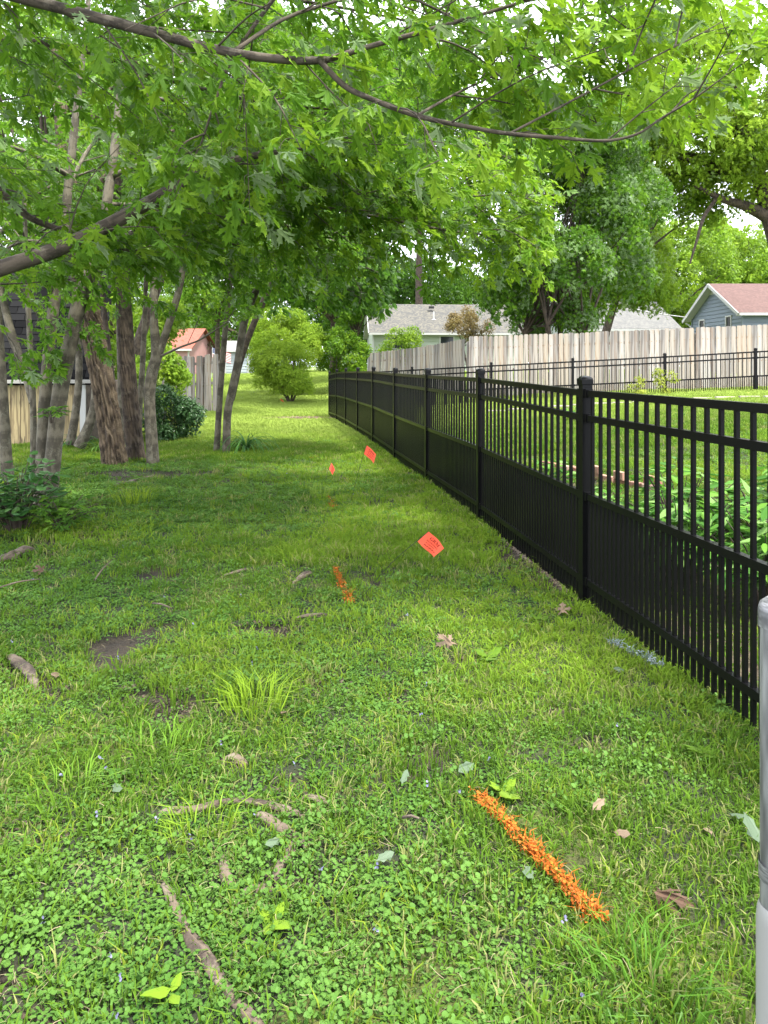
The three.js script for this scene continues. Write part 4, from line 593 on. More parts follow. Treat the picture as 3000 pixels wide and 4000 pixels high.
crownTree('bush', 'rusty leaved small tree above the step in the board fence', { cat: 'bush', seed: 406, c: [3.663,3.211,-30], r: [1.1, 0.7, 0.9], lobes: 14, n: 420, trunk: 0.05, stems: 2, leaf: 'small', tone: [[0.16, 0.13, 0.05], [0.24, 0.17, 0.07], [0.3, 0.26, 0.08], [0.32, 0.3, 0.2]], scale: 0.8 });
crownTree('bush', 'pale sprawling bush under the windows of the green house', { cat: 'bush', seed: 407, c: [0.765,2.235,-31], r: [0.9, 0.8, 0.8], lobes: 12, n: 500, trunk: 0.03, stems: 3, leaf: 'small', tone: tones.lime, scale: 0.8 });
// tall crowns behind the front row on the left
crownTree('maple_tree', 'tall maple crown rising behind the old shed', { seed: 430, c: [-7.841,7.256,-17], r: [2.9, 3.4, 2.4], ground: 0, lobes: 34, lobe: 0.34, n: 3600, trunk: 0.16, tone: tones.maple, light: 0.1, scale: 0.75, floor: 3.6 });
crownTree('maple_tree', 'tall maple crown above the leaning grey boards', { seed: 431, c: [-5.378,8.884,-21], r: [3.3, 3.7, 2.6], ground: 0, foot: [-7.6, -21], lobes: 36, lobe: 0.34, n: 4400, trunk: 0.17, tone: tones.maple, light: 0.12, scale: 0.8, floor: 4.4 });
crownTree('maple_tree', 'tall maple crown above the two slim saplings and rounded shrubs', { seed: 432, c: [-2.492,9.813,-26], r: [3.6, 4.2, 3], ground: 0, foot: [-6.2, -29], lobes: 36, lobe: 0.34, n: 4600, trunk: 0.14, tone: tones.dark, light: 0.1, scale: 0.9, floor: 4.0 });
crownTree('maple_tree', 'tall bright maple crown left of the dark central maple', { seed: 433, c: [2.662,18.756,-55], r: [6.6, 8.6, 5], lobes: 42, lobe: 0.33, n: 6000, trunk: 0.3, tone: tones.maple, light: 0.25, silver: 0.12, scale: 1.6, floor: 6.5 });
// centre and left background
const wall = 'background trees along the far yards';
[[ -3.5, -62, 10, 7, 6.5, 'dark', 'maple', 0, 'dark round tree behind the pale green house'], [3.5, -66, 11, 7.5, 7, 'dark', 'ovate', 0.05, 'tall dark tree above the ridge of the pale green house'], [-11, -58, 9.5, 7, 6, 'maple', 'maple', 0, 'broad tree behind the rounded shrubs and white shed'], [-20, -62, 10, 7.5, 7, 'maple', 'maple', 0.1, 'tree rising behind the red roofed house'], [-29, -60, 10, 8, 7, 'dark', 'ovate', 0, 'tree behind the old shed in the left distance'], [-38, -58, 9, 7, 7, 'maple', 'maple', 0.1, 'tree at the far left end of the distant row'],
  [11, -64, 11, 7, 7, 'maple', 'maple', 0.1, 'tree behind the white house'], [20, -70, 11, 8, 7, 'lime', 'fine', 0, 'large pale tree between the white and the blue house'], [33, -74, 10, 9, 7, 'maple', 'maple', 0.1, 'tree behind the right end of the blue house'], [44, -80, 12, 9, 8, 'lime', 'fine', 0, 'pale tree at the far right end of the distant row']].forEach(([x, z, h, ry, rx, tn, lf, li, lab], i) => crownTree('tree', lab, { seed: 420 + i, group: wall, c: [x, h * 0.52 + 0.6, z], r: [rx, h * 0.5, 5], lobes: 26, lobe: 0.42, n: 3400, trunk: 0.35, leaf: lf, tone: tones[tn], light: li, scale: 1.55, floor: 0.9 }));
crownTree('tree', 'dark tree right behind the large rounded shrub', { seed: 440, c: [-2.808,6.095,-40], r: [3, 3.2, 2.5], lobes: 20, n: 3600, trunk: 0.2, tone: tones.dark, leaf: 'ovate', scale: 1 });
crownTree('tree', 'small tree hanging over the corner of the pale green house', { seed: 441, c: [-1.297,4.531,-34], r: [1.3, 1.7, 1.3], lobes: 14, n: 1500, trunk: 0.09, tone: tones.maple, scale: 0.8, light: 0.1 });
crownTree('tree', 'bushy young tree behind the leaning grey boards', { seed: 442, c: [-10.312,4.172,-28], r: [2.2, 2.6, 2], lobes: 20, n: 2600, trunk: 0.1, tone: tones.lime, scale: 0.9 });
crownTree('tree', 'leafy tree between the red roof and the slim saplings', { seed: 443, c: [-8.757,6.108,-38], r: [3.2, 2.2, 2.4], lobes: 18, n: 2400, trunk: 0.16, tone: tones.maple, light: 0.15, scale: 1, floor: 4.2 });
crownTree('shrub', 'front rounded yellow green shrub with a bare stemmed base', { cat: 'shrub', seed: 450, c: [-3.746,1.294,-29], r: [1.45, 1.05, 1.2], foot: [-3.75, -29], lobes: 30, lobe: 0.36, n: 2600, trunk: 0.035, stems: 7, splay: 0.35, hub: 0.5, leaf: 'small', tone: tones.lime, silver: 0.03, light: 0.4, scale: 0.75, ground: -0.05, floor: 0.45 });
crownTree('shrub', 'largest rounded yellow green shrub, behind the front shrub', { cat: 'shrub', seed: 451, c: [-4.601,2.284,-33], r: [1.75, 1.7, 1.5], lobes: 36, lobe: 0.34, n: 3600, trunk: 0.04, stems: 6, leaf: 'small', tone: tones.lime, silver: 0.03, light: 0.35, scale: 0.8, ground: 0.05, floor: 0.3 });
crownTree('shrub', 'light green shrub just left of the end of the black fence', { cat: 'shrub', seed: 452, c: [-1.999,2.072,-33], r: [1.1, 1.1, 1], lobes: 20, n: 1500, trunk: 0.03, stems: 4, leaf: 'ovate', tone: tones.maple, light: 0.2, scale: 0.6, ground: 0.05, floor: 0.3 });
crownTree('shrub', 'dark glossy evergreen shrub behind the forked trunk', { cat: 'shrub', seed: 453, c: [-3.988,0.477,-13.6], r: [0.5, 0.52, 0.45], lobes: 16, n: 750, trunk: 0.014, stems: 6, leaf: 'small', tone: [[0.02, 0.06, 0.014], [0.03, 0.085, 0.018], [0.05, 0.12, 0.025], [0.07, 0.13, 0.05]], silver: 0.05, scale: 0.55, mat: M.waxy, floor: 0.1 });
crownTree('sapling', 'bright lime young maple in front of the leaning grey boards', { cat: 'sapling', seed: 454, c: [-5.247,1.099,-17], r: [0.6, 0.8, 0.6], lobes: 18, lobe: 0.34, n: 700, trunk: 0.02, stems: 2, leaf: 'maple', tone: tones.lime, light: 0.1, scale: 0.55, floor: 0.25 });
crownTree('bush', 'bright leafy growth behind the furrowed trunk beside the shed', { cat: 'bush', seed: 455, c: [-7.362,0.993,-19], r: [0.9, 1.1, 0.8], lobes: 18, n: 900, trunk: 0.02, stems: 3, leaf: 'maple', tone: tones.lime, scale: 0.6, floor: 0.2 });
for (const [px, py, d, lab] of [[1378, 832, 18.4, 'short yellow green seedling shrub left of the other by the back fence'], [1438, 828, 18.3, 'taller yellow green seedling shrub by a post of the back fence']]) { const x = (px - 829.5) / 1560 * d, h = px < 1400 ? 0.25 : 0.38; crownTree('shrub', lab, { cat: 'shrub', seed: 460 + px, c: [x, terrain(x, -d) + h, -d], r: [0.24, h, 0.2], lobes: 7, n: 60, trunk: 0.008, stems: 2, leaf: 'small', tone: [[0.2, 0.24, 0.03], [0.27, 0.32, 0.04], [0.32, 0.36, 0.05], [0.3, 0.3, 0.1]], scale: 0.6, floor: 0 }); }

// ---------------------------------------------------------------- marker flags
const flagTex = (() => {
  const c = document.createElement('canvas'); c.width = 320; c.height = 256; const x = c.getContext('2d');
  x.fillStyle = '#f8644a'; x.fillRect(0, 0, 320, 256); x.fillStyle = '#8a1712'; x.textAlign = 'center';
  x.font = 'bold 74px serif'; x.fillText('GRM', 176, 92); x.font = 'bold 34px serif'; x.fillText('NETWORKS', 176, 136);
  for (const [y, h, ws] of [[158, 14, [22, 14, 30, 18, 26]], [196, 20, [40, 26, 44, 30, 20]]]) { let u = 92; for (const w of ws) { x.fillRect(u, y, w, h * 0.55); x.fillRect(u, y, 5, h); u += w + 9; } }
  const t = new THREE.CanvasTexture(c); t.colorSpace = THREE.SRGBColorSpace; return t;
})();
const flagMat = new THREE.MeshPhysicalMaterial({ side: THREE.DoubleSide, map: flagTex, roughness: 1, transmission: 0.4, thickness: 0, specularIntensity: 0.3, clearcoat: 0.2, clearcoatRoughness: 0.3 });
function markerFlag(label, base, top, fly, drop, o = {}) { // wire from base to top, sheet on its last 10 cm
  const t = thing('marker_flag', label, 'flag', 'orange utility marker flags'); const B = V3(...base), T = V3(...top), ax = T.clone().sub(B).normalize(), H = 0.102, W = 0.127;
  part(t, 'wire', tube([[B.x, B.y - 0.05, B.z, 0.0017], [lerp(B.x, T.x, 0.5), lerp(B.y, T.y, 0.5) + 0.012, lerp(B.z, T.z, 0.5), 0.0017], [T.x, T.y, T.z, 0.0017]], 6, 8), M.steel);
  const F = V3(...fly).normalize(), N = V3().crossVectors(F, ax).normalize(), nu = 14, nv = 8, pos = [], uv = [], idx = [];
  for (let j = 0; j <= nv; j++) for (let i = 0; i <= nu; i++) { const u = i / nu, v = j / nv, w = (o.wave ?? 0.012) * Math.sin(u * 5.5 + v * 2.2 + (o.ph || 0)) * (0.15 + u), k = (o.fold || 0) * u;
    const p = T.clone().addScaledVector(ax, -H * (1 - v) * (1 - 0.25 * k)).addScaledVector(F, W * u * (1 - 0.3 * k)).addScaledVector(N, w).add(V3(0, -drop * u * u * (1 - 0.3 * v), 0)); pos.push(p.x, p.y, p.z); uv.push(u, v); }
  for (let j = 0; j < nv; j++) for (let i = 0; i < nu; i++) { const a = j * (nu + 1) + i, b = a + nu + 1; idx.push(a, a + 1, b, b, a + 1, b + 1); }
  const g = new THREE.BufferGeometry(); g.setAttribute('position', new THREE.Float32BufferAttribute(pos, 3)); g.setAttribute('uv', new THREE.Float32BufferAttribute(uv, 2)); g.setIndex(idx); g.computeVertexNormals();
  part(t, 'sheet', g, flagMat); return t;
}
const onG = ([x, z], dy = 0) => [x, terrain(x, z) + dy, z];
markerFlag('nearest orange marker flag on a long leaning wire', onG([-0.181,-4.599]), [0.269,0.482,-4.35], [0.75, -0.66, 0.1], 0.012, { wave: 0.012 });
markerFlag('orange marker flag close beside the black fence', onG([-0.356,-7.448]), [-0.173,0.686,-7.2], [0.72, -0.5, 0.3], 0.02, { wave: 0.006, ph: 1 });
markerFlag('small folded orange marker flag in the middle of the lawn', onG([-0.721,-8.68]), [-0.648,0.288,-8.9], [0.4, -0.5, 0.6], 0.03, { wave: 0.02, fold: 0.6, ph: 2 });
markerFlag('distant orange marker flag lying low by the rounded shrub', [-3.75, terrain(-3.75, -27.5), -27.5], [-3.95, terrain(-3.95, -27.4) + 0.27, -27.4], [0.9, -0.35, 0.2], 0.02, { wave: 0.015 });

// ---------------------------------------------------------------- paint marks: sprayed blades and leaves
function paintMark(label, A, B, wid, n, cols, seed, cat = 'paint mark') {
  const r = rngOf(seed), gs = [];
  for (let i = 0; i < n; i++) { const t = 1 - Math.pow(r(), 1.25), taper = 0.35 + 0.65 * t, o = (r() + r() - 1) * wid * taper * (0.6 + 0.8 * noise(t * 11, seed)), dx = B[0] - A[0], dz = B[1] - A[1], l = Math.hypot(dx, dz), x = lerp(A[0], B[0], t) - dz / l * o, z = lerp(A[1], B[1], t) + dx / l * o;
    if (noise(t * 31 + seed, o * 90) < 0.36) continue;
    const g = r() < 0.5 ? bladeClump(4, 0.016, 0.012, 0.04, 0.0028, seed * 100 + i, 1.2) : roundClump(5, 0.022, 0.0048, 0.032, seed * 100 + i); g.rotateY(r() * 6); g.translate(x, terrain(x, z) + 0.012, z);
    const c = mixC(cols[0], cols[1], r()), N = g.attributes.position.count, a = new Float32Array(N * 3); for (let k = 0; k < N; k++) a.set(c, k * 3); g.setAttribute('color', new THREE.BufferAttribute(a, 3)); gs.push(g); }
  solo('paint_mark', mergeGeometries(gs, false), sprayed, label, cat, 'sprayed paint marks on the lawn');
}
const sprayed = leafy({ vertexColors: true, transmission: 0.2 });
const orange = [[0.26, 0.06, 0.008], [0.55, 0.16, 0.024]], whiteP = [[0.12, 0.17, 0.16], [0.3, 0.34, 0.37]];
paintMark('long orange paint line in the foreground grass', [0.31,-2.515], [0.568,-1.924], 0.026, 330, orange, 3);
paintMark('short orange paint line in the middle of the lawn', [-0.355,-5.154], [-0.204,-4.457], 0.04, 170, orange, 4);
paintMark('small orange paint patch below the folded marker flag', [-0.603,-7.748], [-0.512,-7.17], 0.06, 60, orange, 5);
paintMark('farthest tiny orange paint spot left of the marker flags', [-1.103,-10.789], [-1.025,-10.994], 0.07, 40, orange, 6);
paintMark('white paint streak along the foot of the black fence', [1.189,-3.797], [1.347,-3.488], 0.03, 110, whiteP, 7);

// ---------------------------------------------------------------- roots, sticks, fallen leaves
function rootOf(label, pts, seed, cat = 'root', name = 'surface_root') { // pts: [x, z, radius]
  const q = pts.map(([p, rr, up = 0.3]) => [p[0], terrain(p[0], p[1]) + rr * up + 0.004, p[1], rr]); const f = q[0], l = q[q.length - 1];
  const g = tube([[f[0] * 1.5 - q[1][0] * 0.5, f[1] - 0.05, f[2] * 1.5 - q[1][2] * 0.5, f[3] * 0.5], ...q, [l[0] * 1.5 - q[q.length - 2][0] * 0.5, l[1] - 0.05, l[2] * 1.5 - q[q.length - 2][2] * 0.5, l[3] * 0.5]], 12, 8, (a, t, R) => R * 0.7 * (noise(a * 4 + seed, t * 16) - 0.5) + R * 0.5 * (noise(a * 18, t * 9 + seed) - 0.5) + R * 0.3 * (noise(a * 20, t * 60) - 0.5));
  { const P = g.attributes.position; for (let i = 0; i < P.count; i++) { const b = terrain(P.getX(i), P.getZ(i)); P.setY(i, b + (P.getY(i) - b) * 0.72); } g.computeVertexNormals(); }
  solo(name, g, M.root, label, cat, 'tree roots showing in the lawn');
}
rootOf('long arched root lying across the lower left lawn', [[[-0.728,-2.418], 0.012], [[-0.62,-2.423], 0.017], [[-0.518,-2.451], 0.02], [[-0.423,-2.448], 0.02], [[-0.325,-2.418], 0.015], [[-0.267,-2.385], 0.009]], 1);
rootOf('pale bent root right of the long arched root', [[[-0.409,-2.385], 0.014], [[-0.344,-2.339], 0.022], [[-0.285,-2.286], 0.02], [[-0.243,-2.237], 0.012]], 2);
rootOf('twisted root below the pale bent root', [[[-0.286,-2.237], 0.017], [[-0.297,-2.188], 0.019], [[-0.312,-2.142], 0.018], [[-0.31,-2.108], 0.012]], 3);
rootOf('stubby upright root piece in the lower left grass', [[[-0.487,-2.199], 0.009], [[-0.473,-2.148], 0.016], [[-0.452,-2.089], 0.017]], 4);
rootOf('short root pointing down left beneath the twisted root', [[[-0.337,-2.065], 0.014], [[-0.375,-2.054], 0.018], [[-0.399,-2.011], 0.012]], 5);
rootOf('dark root running to the bottom edge of the picture', [[[-0.63,-2.071], 0.012], [[-0.58,-1.99], 0.014], [[-0.525,-1.908], 0.017], [[-0.489,-1.862], 0.021], [[-0.434,-1.793], 0.017], [[-0.386,-1.723], 0.016], [[-0.33,-1.661], 0.016], [[-0.277,-1.603], 0.014]], 6);
rootOf('pale root end in the grass left of the short orange line', [[[-0.607,-4.892], 0.012], [[-0.569,-4.997], 0.026], [[-0.524,-5.063], 0.02]], 7);
rootOf('thin root lying left of the pale root end', [[[-1.104,-4.997], 0.012], [[-1.037,-5.063], 0.018], [[-0.969,-5.131], 0.012]], 8);
rootOf('weathered root at the foot of the forked trunk', [[[-3.126,-8.488], 0.03], [[-3.048,-8.812], 0.035], [[-2.957,-9.235], 0.03]], 9);
rootOf('broad root by the glossy bush at the left edge', [[[-2.842,-5.344], 0.04], [[-2.804,-5.471], 0.05], [[-2.757,-5.604], 0.035]], 10);
rootOf('grey root beside the bare earth at the left edge', [[[-1.891,-3.653], 0.02], [[-1.779,-3.552], 0.03], [[-1.653,-3.395], 0.024]], 11);
rootOf('root ridge left of the large bare patch', [[[-0.515,-4.236], 0.01], [[-0.41,-4.276], 0.016], [[-0.283,-4.229], 0.012]], 12);
rootOf('small root knob above the arched root', [[[-0.267,-2.488], 0.012], [[-0.221,-2.469], 0.017], [[-0.19,-2.435], 0.01]], 13);
rootOf('root lump beside the bare earth in the middle foreground', [[[-0.598,-2.716], 0.014], [[-0.57,-2.723], 0.024], [[-0.527,-2.7], 0.014]], 14);
for (const [lab, a, b, s] of [['thin pale stick lying at the left edge of the lawn', [-2.446,-4.599], [-2.264,-4.751], 1], ['thin stick slanting across the ivy below the bush', [-1.906,-4.76], [-1.939,-5.131], 2], ['twig lying on the bare earth left of centre', [-1.395,-4.356], [-1.242,-4.236], 3], ['dry stick in the grass right of the arched root', [0.06,-2.309], [0.111,-2.286], 4]]) {
  const A = onG(a, 0.05), B = onG(b, 0.06); solo('stick', tube([[...A, 0.005], [(A[0] + B[0]) / 2, (A[1] + B[1]) / 2 + 0.012, (A[2] + B[2]) / 2 + 0.01, 0.005], [...B, 0.003]], 7, 6), M.root, lab, 'stick', 'sticks on the lawn'); }
{
  const r = rngOf(88), dry = halfLeaf(mapleHalf, 0.9, 0.7), brown = std({ color: C(0.06, 0.03, 0.015), roughness: 0.8 }), tan = std({ color: C(0.15, 0.105, 0.068), roughness: 0.8 }), silver = leafy({ color: C(0.095, 0.135, 0.085), transmission: 0.2 });
  const curl = halfLeaf([[0, 0], [0.16, 0.15], [0.3, 0.3], [0.2, 0.5], [0.26, 0.7], [0.08, 0.85], [0, 1]], 0.75, 0.8);
  const put = (lab, g, s, m, grp) => { const p = onG(g, 0.04), o = solo('fallen_leaf', m == brown || s > 0.095 ? dry : curl, m, lab, 'leaf', grp); o.matrix.copy(leafMatrix(V3(...p), V3(r() - 0.5, 0.15, r() - 0.5), V3((r() - 0.5) * 0.8, 1, 0.5), s)); o.matrix.decompose(o.position, o.quaternion, o.scale); };
  put('curled dark brown leaf right of the long orange line', [0.743,-1.99], 0.085, brown); put('curled tan leaf on bare earth in the middle of the lawn', [0.349,-3.712], 0.11, tan); put('tan leaf near the foot of the nearest fence post', [1.036,-4.183], 0.1, tan);
  put('small tan leaf near the bright grass tuft', [-0.409,-3.014], 0.05, tan); put('brown leaf in the ivy below the glossy bush', [-2.342,-4.955], 0.09, brown); put('tan leaf scrap above the long orange line', [0.679,-2.351], 0.05, tan); put('tan leaf scrap right of the long orange line', [0.759,-2.224], 0.05, tan); put('tan leaf scrap close to the galvanised post', [1.004,-2.252], 0.05, tan); put('tan leaf at the left edge beside the grey root', [-1.548,-3.356], 0.06, tan);
  for (const [lab, g, s] of [['pale leaf left of the long orange line', [0.407,-2.043], 0.06], ['pale leaf above the top of the long orange line', [0.266,-2.588], 0.07], ['pale leaf in the ivy of the lower left', [-0.902,-2.461], 0.06], ['pale leaf close against the galvanised post', [1.14,-2.195], 0.07], ['pale leaf just above the leaf by the post', [1.164,-2.32], 0.05], ['pale leaf beside the white paint streak', [1.078,-3.395], 0.06], ['pale leaf in the grass right of the arched root', [0.031,-2.158], 0.05], ['pale leaf among the roots of the lower left', [-0.362,-2.195], 0.045], ['pale leaf at the bottom of the picture', [0.936,-1.698], 0.06], ['pale leaf in the lower middle grass', [0.084,-2.6], 0.05]]) put(lab, g, s, silver, 'pale upturned leaves on the lawn');
  // low wide leaves of weeds
  for (const [lab, g, n, s, c] of [['light green broad leaved weed at the top of the orange line', [0.41,-2.504], 5, 0.07, 2], ['broad leaved weed right of the bare earth', [0.513,-3.596], 6, 0.08, 1], ['broad leaved weed below the arched roots', [-0.295,-1.924], 4, 0.06, 2], ['broad leaved weed beside the fence bottom', [1.202,-2.716], 6, 0.06, 1], ['broad leaved weed right of the nearest post', [0.887,-4.123], 6, 0.06, 1], ['broad leaved weed near the bottom edge', [-0.5,-1.698], 3, 0.06, 2]]) {
    const t = thing('weed', lab, 'weed', 'broad leaved weeds'), m = leafy({ color: C(...tones.lime[c - 1]) }), b = onG(g, 0.01);
    for (let k = 0; k < n; k++) { const a = k / n * 6.28 + r(), q = part(t, 'leaf', L.ovate, m); leafMatrix(V3(b[0], b[1] + 0.02 * r(), b[2]), V3(Math.cos(a), 0.55, Math.sin(a)), V3(-Math.cos(a) * 0.4, 1, -Math.sin(a) * 0.4), s * (0.7 + 0.6 * r())).decompose(q.position, q.quaternion, q.scale); } }
  // bright tufts of longer grass
  for (const [lab, g, n, h, c, rad] of [['bright yellow green grass tuft in the left foreground', [-0.565,-3.099], 150, 0.17, [0.2, 0.32, 0.02], 0.13], ['yellow green grass tuft under the forked trunk', [-2.576,-7.448], 90, 0.24, [0.2, 0.3, 0.02], 0.16], ['long grass tuft between the roots of the lower left', [-0.591,-2.309], 90, 0.1, [0.17, 0.28, 0.02], 0.1], ['pale grass tuft above the small orange patch', [-0.7,-7.826], 50, 0.2, [0.2, 0.3, 0.05], 0.12], ['loose tuft of long blades left of the arched root', [-0.835,-2.716], 90, 0.13, [0.12, 0.24, 0.02], 0.16], ['dark green grass tuft at the bottom right', [0.61,-1.698], 140, 0.12, [0.07, 0.17, 0.015], 0.14], ['tuft of long blades at the bottom left', [-1.097,-2.483], 80, 0.12, [0.12, 0.23, 0.02], 0.1], ['grass tuft by the nearest fence post', [1.125,-4.276], 60, 0.1, [0.16, 0.26, 0.02], 0.1]]) {
    const gg = bladeClump(n, rad, h * 0.5, h, 0.005, n + Math.round(h * 999), 1.2); const o = solo('grass_tuft', gg, leafy({ color: C(...c), transmission: 0.35 }), lab, 'grass tuft', 'longer tufts of grass'); o.position.set(...onG(g)); }
}

// ---------------------------------------------------------------- garden plants
function strapPlant(name, label, base, n, len, wid, tone, seed, cat = 'plant') {
  const t = thing(name, label, cat), r = rngOf(seed), ms = [0, 1, 2].map(k => leafy({ color: C(...tone[k]), transmission: 0.3 }));
  for (let i = 0; i < n; i++) { const a = r() * 6.28, l = len * (0.6 + 0.6 * r()), up = 0.5 + 0.5 * r(), pos = [], idx = [], uv = [], S = 9, w = wid * (0.7 + 0.5 * r()), sx = -Math.sin(a), sz = Math.cos(a); let x = 0, y = 0, th = 1.2 * up + 0.25;
    for (let k = 0; k <= S; k++) { const ww = w * (k < 2 ? 0.7 + 0.15 * k : 1 - ((k - 2) / (S - 2)) ** 2); pos.push(Math.cos(a) * x - sx * ww / 2, y, Math.sin(a) * x - sz * ww / 2, Math.cos(a) * x, y - ww * 0.18, Math.sin(a) * x, Math.cos(a) * x + sx * ww / 2, y, Math.sin(a) * x + sz * ww / 2); uv.push(0, k, 0.5, k, 1, k); x += Math.cos(th) * l / S; y += Math.sin(th) * l / S; th -= 0.26 + 0.16 * r(); if (y < 0.01 && th < 0) th = 0.02; }
    for (let k = 0; k < S; k++) for (const q of [0, 1]) { const b = k * 3 + q; idx.push(b, b + 1, b + 3, b + 3, b + 1, b + 4); }
    const g = new THREE.BufferGeometry(); g.setAttribute('position', new THREE.Float32BufferAttribute(pos, 3)); g.setAttribute('uv', new THREE.Float32BufferAttribute(uv, 2)); g.setIndex(idx); g.computeVertexNormals(); part(t, 'leaf', g, ms[i % 3]); }
  t.position.set(...base); return t;
}
const deep = [[0.04, 0.12, 0.02], [0.06, 0.16, 0.03], [0.05, 0.13, 0.04]], fresh = [[0.12, 0.25, 0.03], [0.09, 0.2, 0.02], [0.15, 0.28, 0.05]];
strapPlant('daylily', 'daylily clump with long strap leaves behind the two slim saplings', onG([-2.27,-11.901]), 56, 0.85, 0.024, deep, 1);
strapPlant('daylily', 'daylily clump at the foot of the old shed wall', onG([-5.287,-12.413]), 40, 0.6, 0.024, deep, 2);
strapPlant('daylily', 'daylily clump at the foot of the bending trunk', onG([-4.664,-11.84]), 30, 0.5, 0.02, fresh, 3);
function bushOf(name, label, base, leaf, mats, n, rad, h, size, seed, cat) { // woody stems, every leaf its own piece
  const t = thing(name, label, cat, null), r = rngOf(seed), stems = [], k0 = Math.max(4, Math.round(n / 7)); t.position.set(...base);
  for (let k = 0; k < k0; k++) { const a = k / k0 * 6.28 + r(), q = rad * Math.sqrt(r()), hh = h * (0.55 + 0.5 * r()) * (1 - 0.35 * (q / rad) ** 2), e = V3(Math.cos(a) * q, hh, Math.sin(a) * q), m = V3(e.x * 0.4, hh * 0.55, e.z * 0.4);
    stems.push(tube([[e.x * 0.12, -0.05, e.z * 0.12, 0.007], [m.x, m.y, m.z, 0.0055], [e.x, e.y, e.z, 0.003]], 5, 4));
    for (let i = 0; i < Math.ceil(n / k0); i++) { const u = 0.35 + 0.65 * Math.sqrt(r()), p = u < 0.55 ? V3(0, 0, 0).lerp(m, u / 0.55) : m.clone().lerp(e, (u - 0.55) / 0.45), b = i * 2.4 + r(), d = V3(Math.cos(b), 0.6 - 0.8 * r(), Math.sin(b)).addScaledVector(ball(r), 0.3).addScaledVector(V3(e.x, 0, e.z).normalize(), 0.4), o = part(t, 'leaf', leaf, mats[Math.floor(r() * mats.length)]); leafMatrix(p.addScaledVector(d, size * 0.15), d, V3(-d.x * 0.3, 1, -d.z * 0.3).addScaledVector(ball(r), 0.35), size * (0.65 + 0.6 * r())).decompose(o.position, o.quaternion, o.scale); } }
  part(t, 'stems', tubes(stems), M.twig).userData.kind = 'stuff'; return t;
}
const glossy = [[0.025, 0.085, 0.015], [0.04, 0.12, 0.02], [0.06, 0.155, 0.028], [0.08, 0.18, 0.04]].map(c => leafy({ color: C(...c), transmission: 0.25, clearcoat: 0.5, clearcoatRoughness: 0.3 }));
const mapleM = [[0.06, 0.15, 0.014], [0.085, 0.2, 0.018], [0.13, 0.26, 0.022]].map(c => leafy({ color: C(...c) }));
bushOf('bush', 'dark glossy evergreen bush at the lower left in front of the grey stems', onG([-3.178,-6.24]), L.ovate, glossy, 290, 0.46, 0.72, 0.12, 11, 'bush');
bushOf('bush', 'lower glossy bush at the left edge beside the first', onG([-3.304,-5.997]), L.ovate, glossy, 120, 0.34, 0.45, 0.11, 12, 'bush');
bushOf('seedling', 'cluster of maple seedlings at the foot of the grey stems', onG([-2.793,-6.274]), L.maple, mapleM, 110, 0.34, 0.32, 0.1, 13, 'seedling');
bushOf('seedling', 'small maple shoot growing from the side of the grey stems', [-3.082,0.986,-6.7], L.maple, mapleM, 16, 0.14, 0.16, 0.11, 14, 'seedling').scale.y = 0.8;
const peonyM = [[0.045, 0.14, 0.016], [0.07, 0.19, 0.02], [0.11, 0.25, 0.028], [0.15, 0.27, 0.07]].map(c => leafy({ color: C(...c), transmission: 0.35 }));
const peonyLab = ['nearest the right edge', 'second from the right edge', 'third from the right edge', 'fourth from the right edge', 'farthest from the right edge'];
[[2.35, -4.45, 0.5, 0.8], [1.95, -4.75, 0.42, 0.74], [2.75, -5.2, 0.5, 0.84], [2.25, -5.5, 0.46, 0.78], [1.9, -5.75, 0.3, 0.5]].forEach(([x, z, rad, h], i) => bushOf('peony', `leafy peony plant behind the black fence, ${peonyLab[i]}`, onG([x, z]), L.peony, peonyM, i < 4 ? 280 : 130, rad, h, 0.15, 20 + i, 'plant').userData.group = 'peony plants behind the black fence');
[[1.95, -6.5, 0.26, 'hosta like plant beside the brick border'], [1.6, -6.6, 0.2, 'small leafy plant between the fence and the bricks'], [1.75, -7.7, 0.3, 'leafy plant in the bed behind the second fence post'], [1.3, -8.7, 0.36, 'dark leafy plant in the bed behind the third panel'], [1.0, -9.6, 0.38, 'leafy plant in the bed behind the third post'], [0.85, -10.6, 0.36, 'last dark leafy plant of the fence bed'], [3.6, -13.6, 0.25, 'low leafy plant in the lawn near the stone edging']].forEach(([x, z, s, lab], i) => bushOf('garden_plant', lab, onG([x, z]), L.ovate, i % 2 ? glossy : peonyM, 60, s, s * 1.3, 0.12, 40 + i, 'plant').userData.group = 'plants in the fence bed');
for (const [x, z, lab, sd] of [[2.15, -6.9, 'strap leaved plant in front of the brick border', 5], [1.55, -5.9, 'pale strap leaved plant close to the fence', 6], [1.5, -7.4, 'strap leaved plant behind the second fence post', 7]]) strapPlant('garden_plant', lab, onG([x, z]), 22, 0.42, 0.024, fresh, sd);
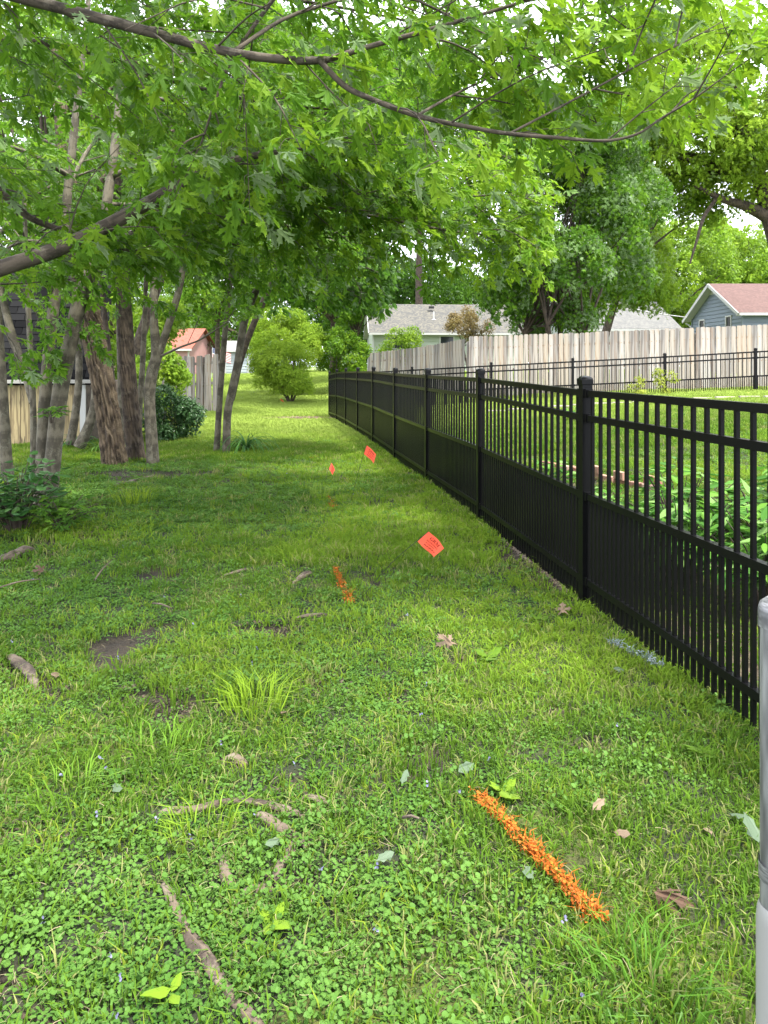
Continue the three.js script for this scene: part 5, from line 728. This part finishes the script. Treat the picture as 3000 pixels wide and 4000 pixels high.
{ // brick border of the bed, low stone edging further back
  const b = thing('brick_border', 'crooked low border of old red bricks around the plant bed', 'border'), r = rngOf(9), cols = [[0.26, 0.12, 0.08], [0.3, 0.17, 0.12], [0.22, 0.11, 0.08], [0.34, 0.24, 0.18]].map(c => std({ color: C(...c), roughness: 0.95 })), g = bevelBox(0.2, 0.09, 0.06, 0.006);
  const path = [[2.95, -7.7], [2.7, -8.0], [2.55, -8.5], [2.35, -9.1], [2.1, -9.7]];
  for (let k = 0; k < path.length - 1; k++) { const [A, B] = [path[k], path[k + 1]], n = Math.max(2, Math.round(Math.hypot(B[0] - A[0], B[1] - A[1]) / 0.215)); for (let i = 0; i < n; i++) for (let st = 0; st < 2; st++) { if (r() < (st ? 0.5 : 0.15)) continue; const u = (i + 0.5) / n, x = lerp(A[0], B[0], u), z = lerp(A[1], B[1], u), o = part(b, 'brick', g, cols[Math.floor(r() * 4)], [x + (r() - 0.5) * 0.03, terrain(x, z) + 0.03 + st * 0.088, z + (r() - 0.5) * 0.03]); o.rotation.set((r() - 0.5) * 0.16, -Math.atan2(B[1] - A[1], B[0] - A[0]) + (r() - 0.5) * 0.3, (r() - 0.5) * 0.14); } }
  const e = thing('stone_edging', 'thin line of pale edging stones in front of the back fence', 'edging'), eg = bevelBox(0.44, 0.09, 0.1, 0.012), em = [std({ color: C(0.22, 0.19, 0.16), roughness: 0.95 }), std({ color: C(0.27, 0.24, 0.2), roughness: 0.95 })];
  for (let i = 0; i < 24; i++) { const x = 2.6 + i * 0.46, z = -16.6 + 0.25 * Math.sin(i * 0.5) + i * 0.05, o = part(e, 'edging_stone', eg, em[i % 2], [x, terrain(x, z) + 0.02, z]); o.rotation.y = (r() - 0.5) * 0.12; }
}
{ // mulch chips and roots on the bare ground by the shrub
  const r = rngOf(19), gs = []; for (let i = 0; i < 900; i++) { const a = r() * 6.28, q = Math.sqrt(r()), x = -2.35 + Math.cos(a) * q * 1.45, z = -21 + Math.sin(a) * q * 0.85; gs.push(box(0.03 + 0.09 * r(), 0.012, 0.015 + 0.02 * r(), x, terrain(x, z) + 0.012 + 0.05 * r() * (1 - q), z, r() * 6.28, (r() - 0.5), (r() - 0.5))); }
  const o = shade(new THREE.Mesh(merge(gs), std({ color: C(0.17, 0.125, 0.085), roughness: 1 }))); o.name = 'mulch_chips'; o.userData = { kind: 'stuff', label: 'scatter of brown mulch chips in front of the rounded shrub', category: 'mulch' }; scene.add(o);
}
{ // small flag on a pole by the red roofed house
  const c = document.createElement('canvas'); c.width = 190; c.height = 100; const x = c.getContext('2d'); for (let i = 0; i < 13; i++) { x.fillStyle = i % 2 ? '#e9e4e0' : '#b04048'; x.fillRect(0, i * 100 / 13, 190, 100 / 13 + 1); } x.fillStyle = '#3c4468'; x.fillRect(0, 0, 76, 54); x.fillStyle = '#e9e4e0'; for (let j = 0; j < 5; j++) for (let i = 0; i < 6; i++) x.fillRect(6 + i * 12, 5 + j * 10, 4, 4);
  const tx = new THREE.CanvasTexture(c); tx.colorSpace = THREE.SRGBColorSpace; const t = thing('flag', 'striped flag with a blue corner on a thin pole before the red roof', 'flag'), z = -44, X = (457 - 829.5) / 1560 * 44;
  part(t, 'pole', tube([[X, 0.3, z, 0.02], [X + 0.03, 1.5, z, 0.018], [X + 0.05, 2.62, z, 0.015]], 8, 3), white);
  const g = new THREE.PlaneGeometry(1.15, 0.62, 12, 4), p = g.attributes.position; for (let i = 0; i < p.count; i++) { const u = p.getX(i) + 0.575; p.setZ(i, 0.06 * Math.sin(u * 7)); p.setY(i, p.getY(i) - 0.32 * u); } g.computeVertexNormals(); part(t, 'sheet', g, std({ map: tx, roughness: 0.9 }), [X + 0.62, 2.28, z]);
}
solo('power_line', tube([[11.159,4.801,-37,0.026], [13.833,4.392,-38.5,0.027], [17.175,4.213,-41,0.029]], 6, 6), white, 'thin pale cable running to the eave of the slate blue house', 'cable');

renderer.render(scene, camera);
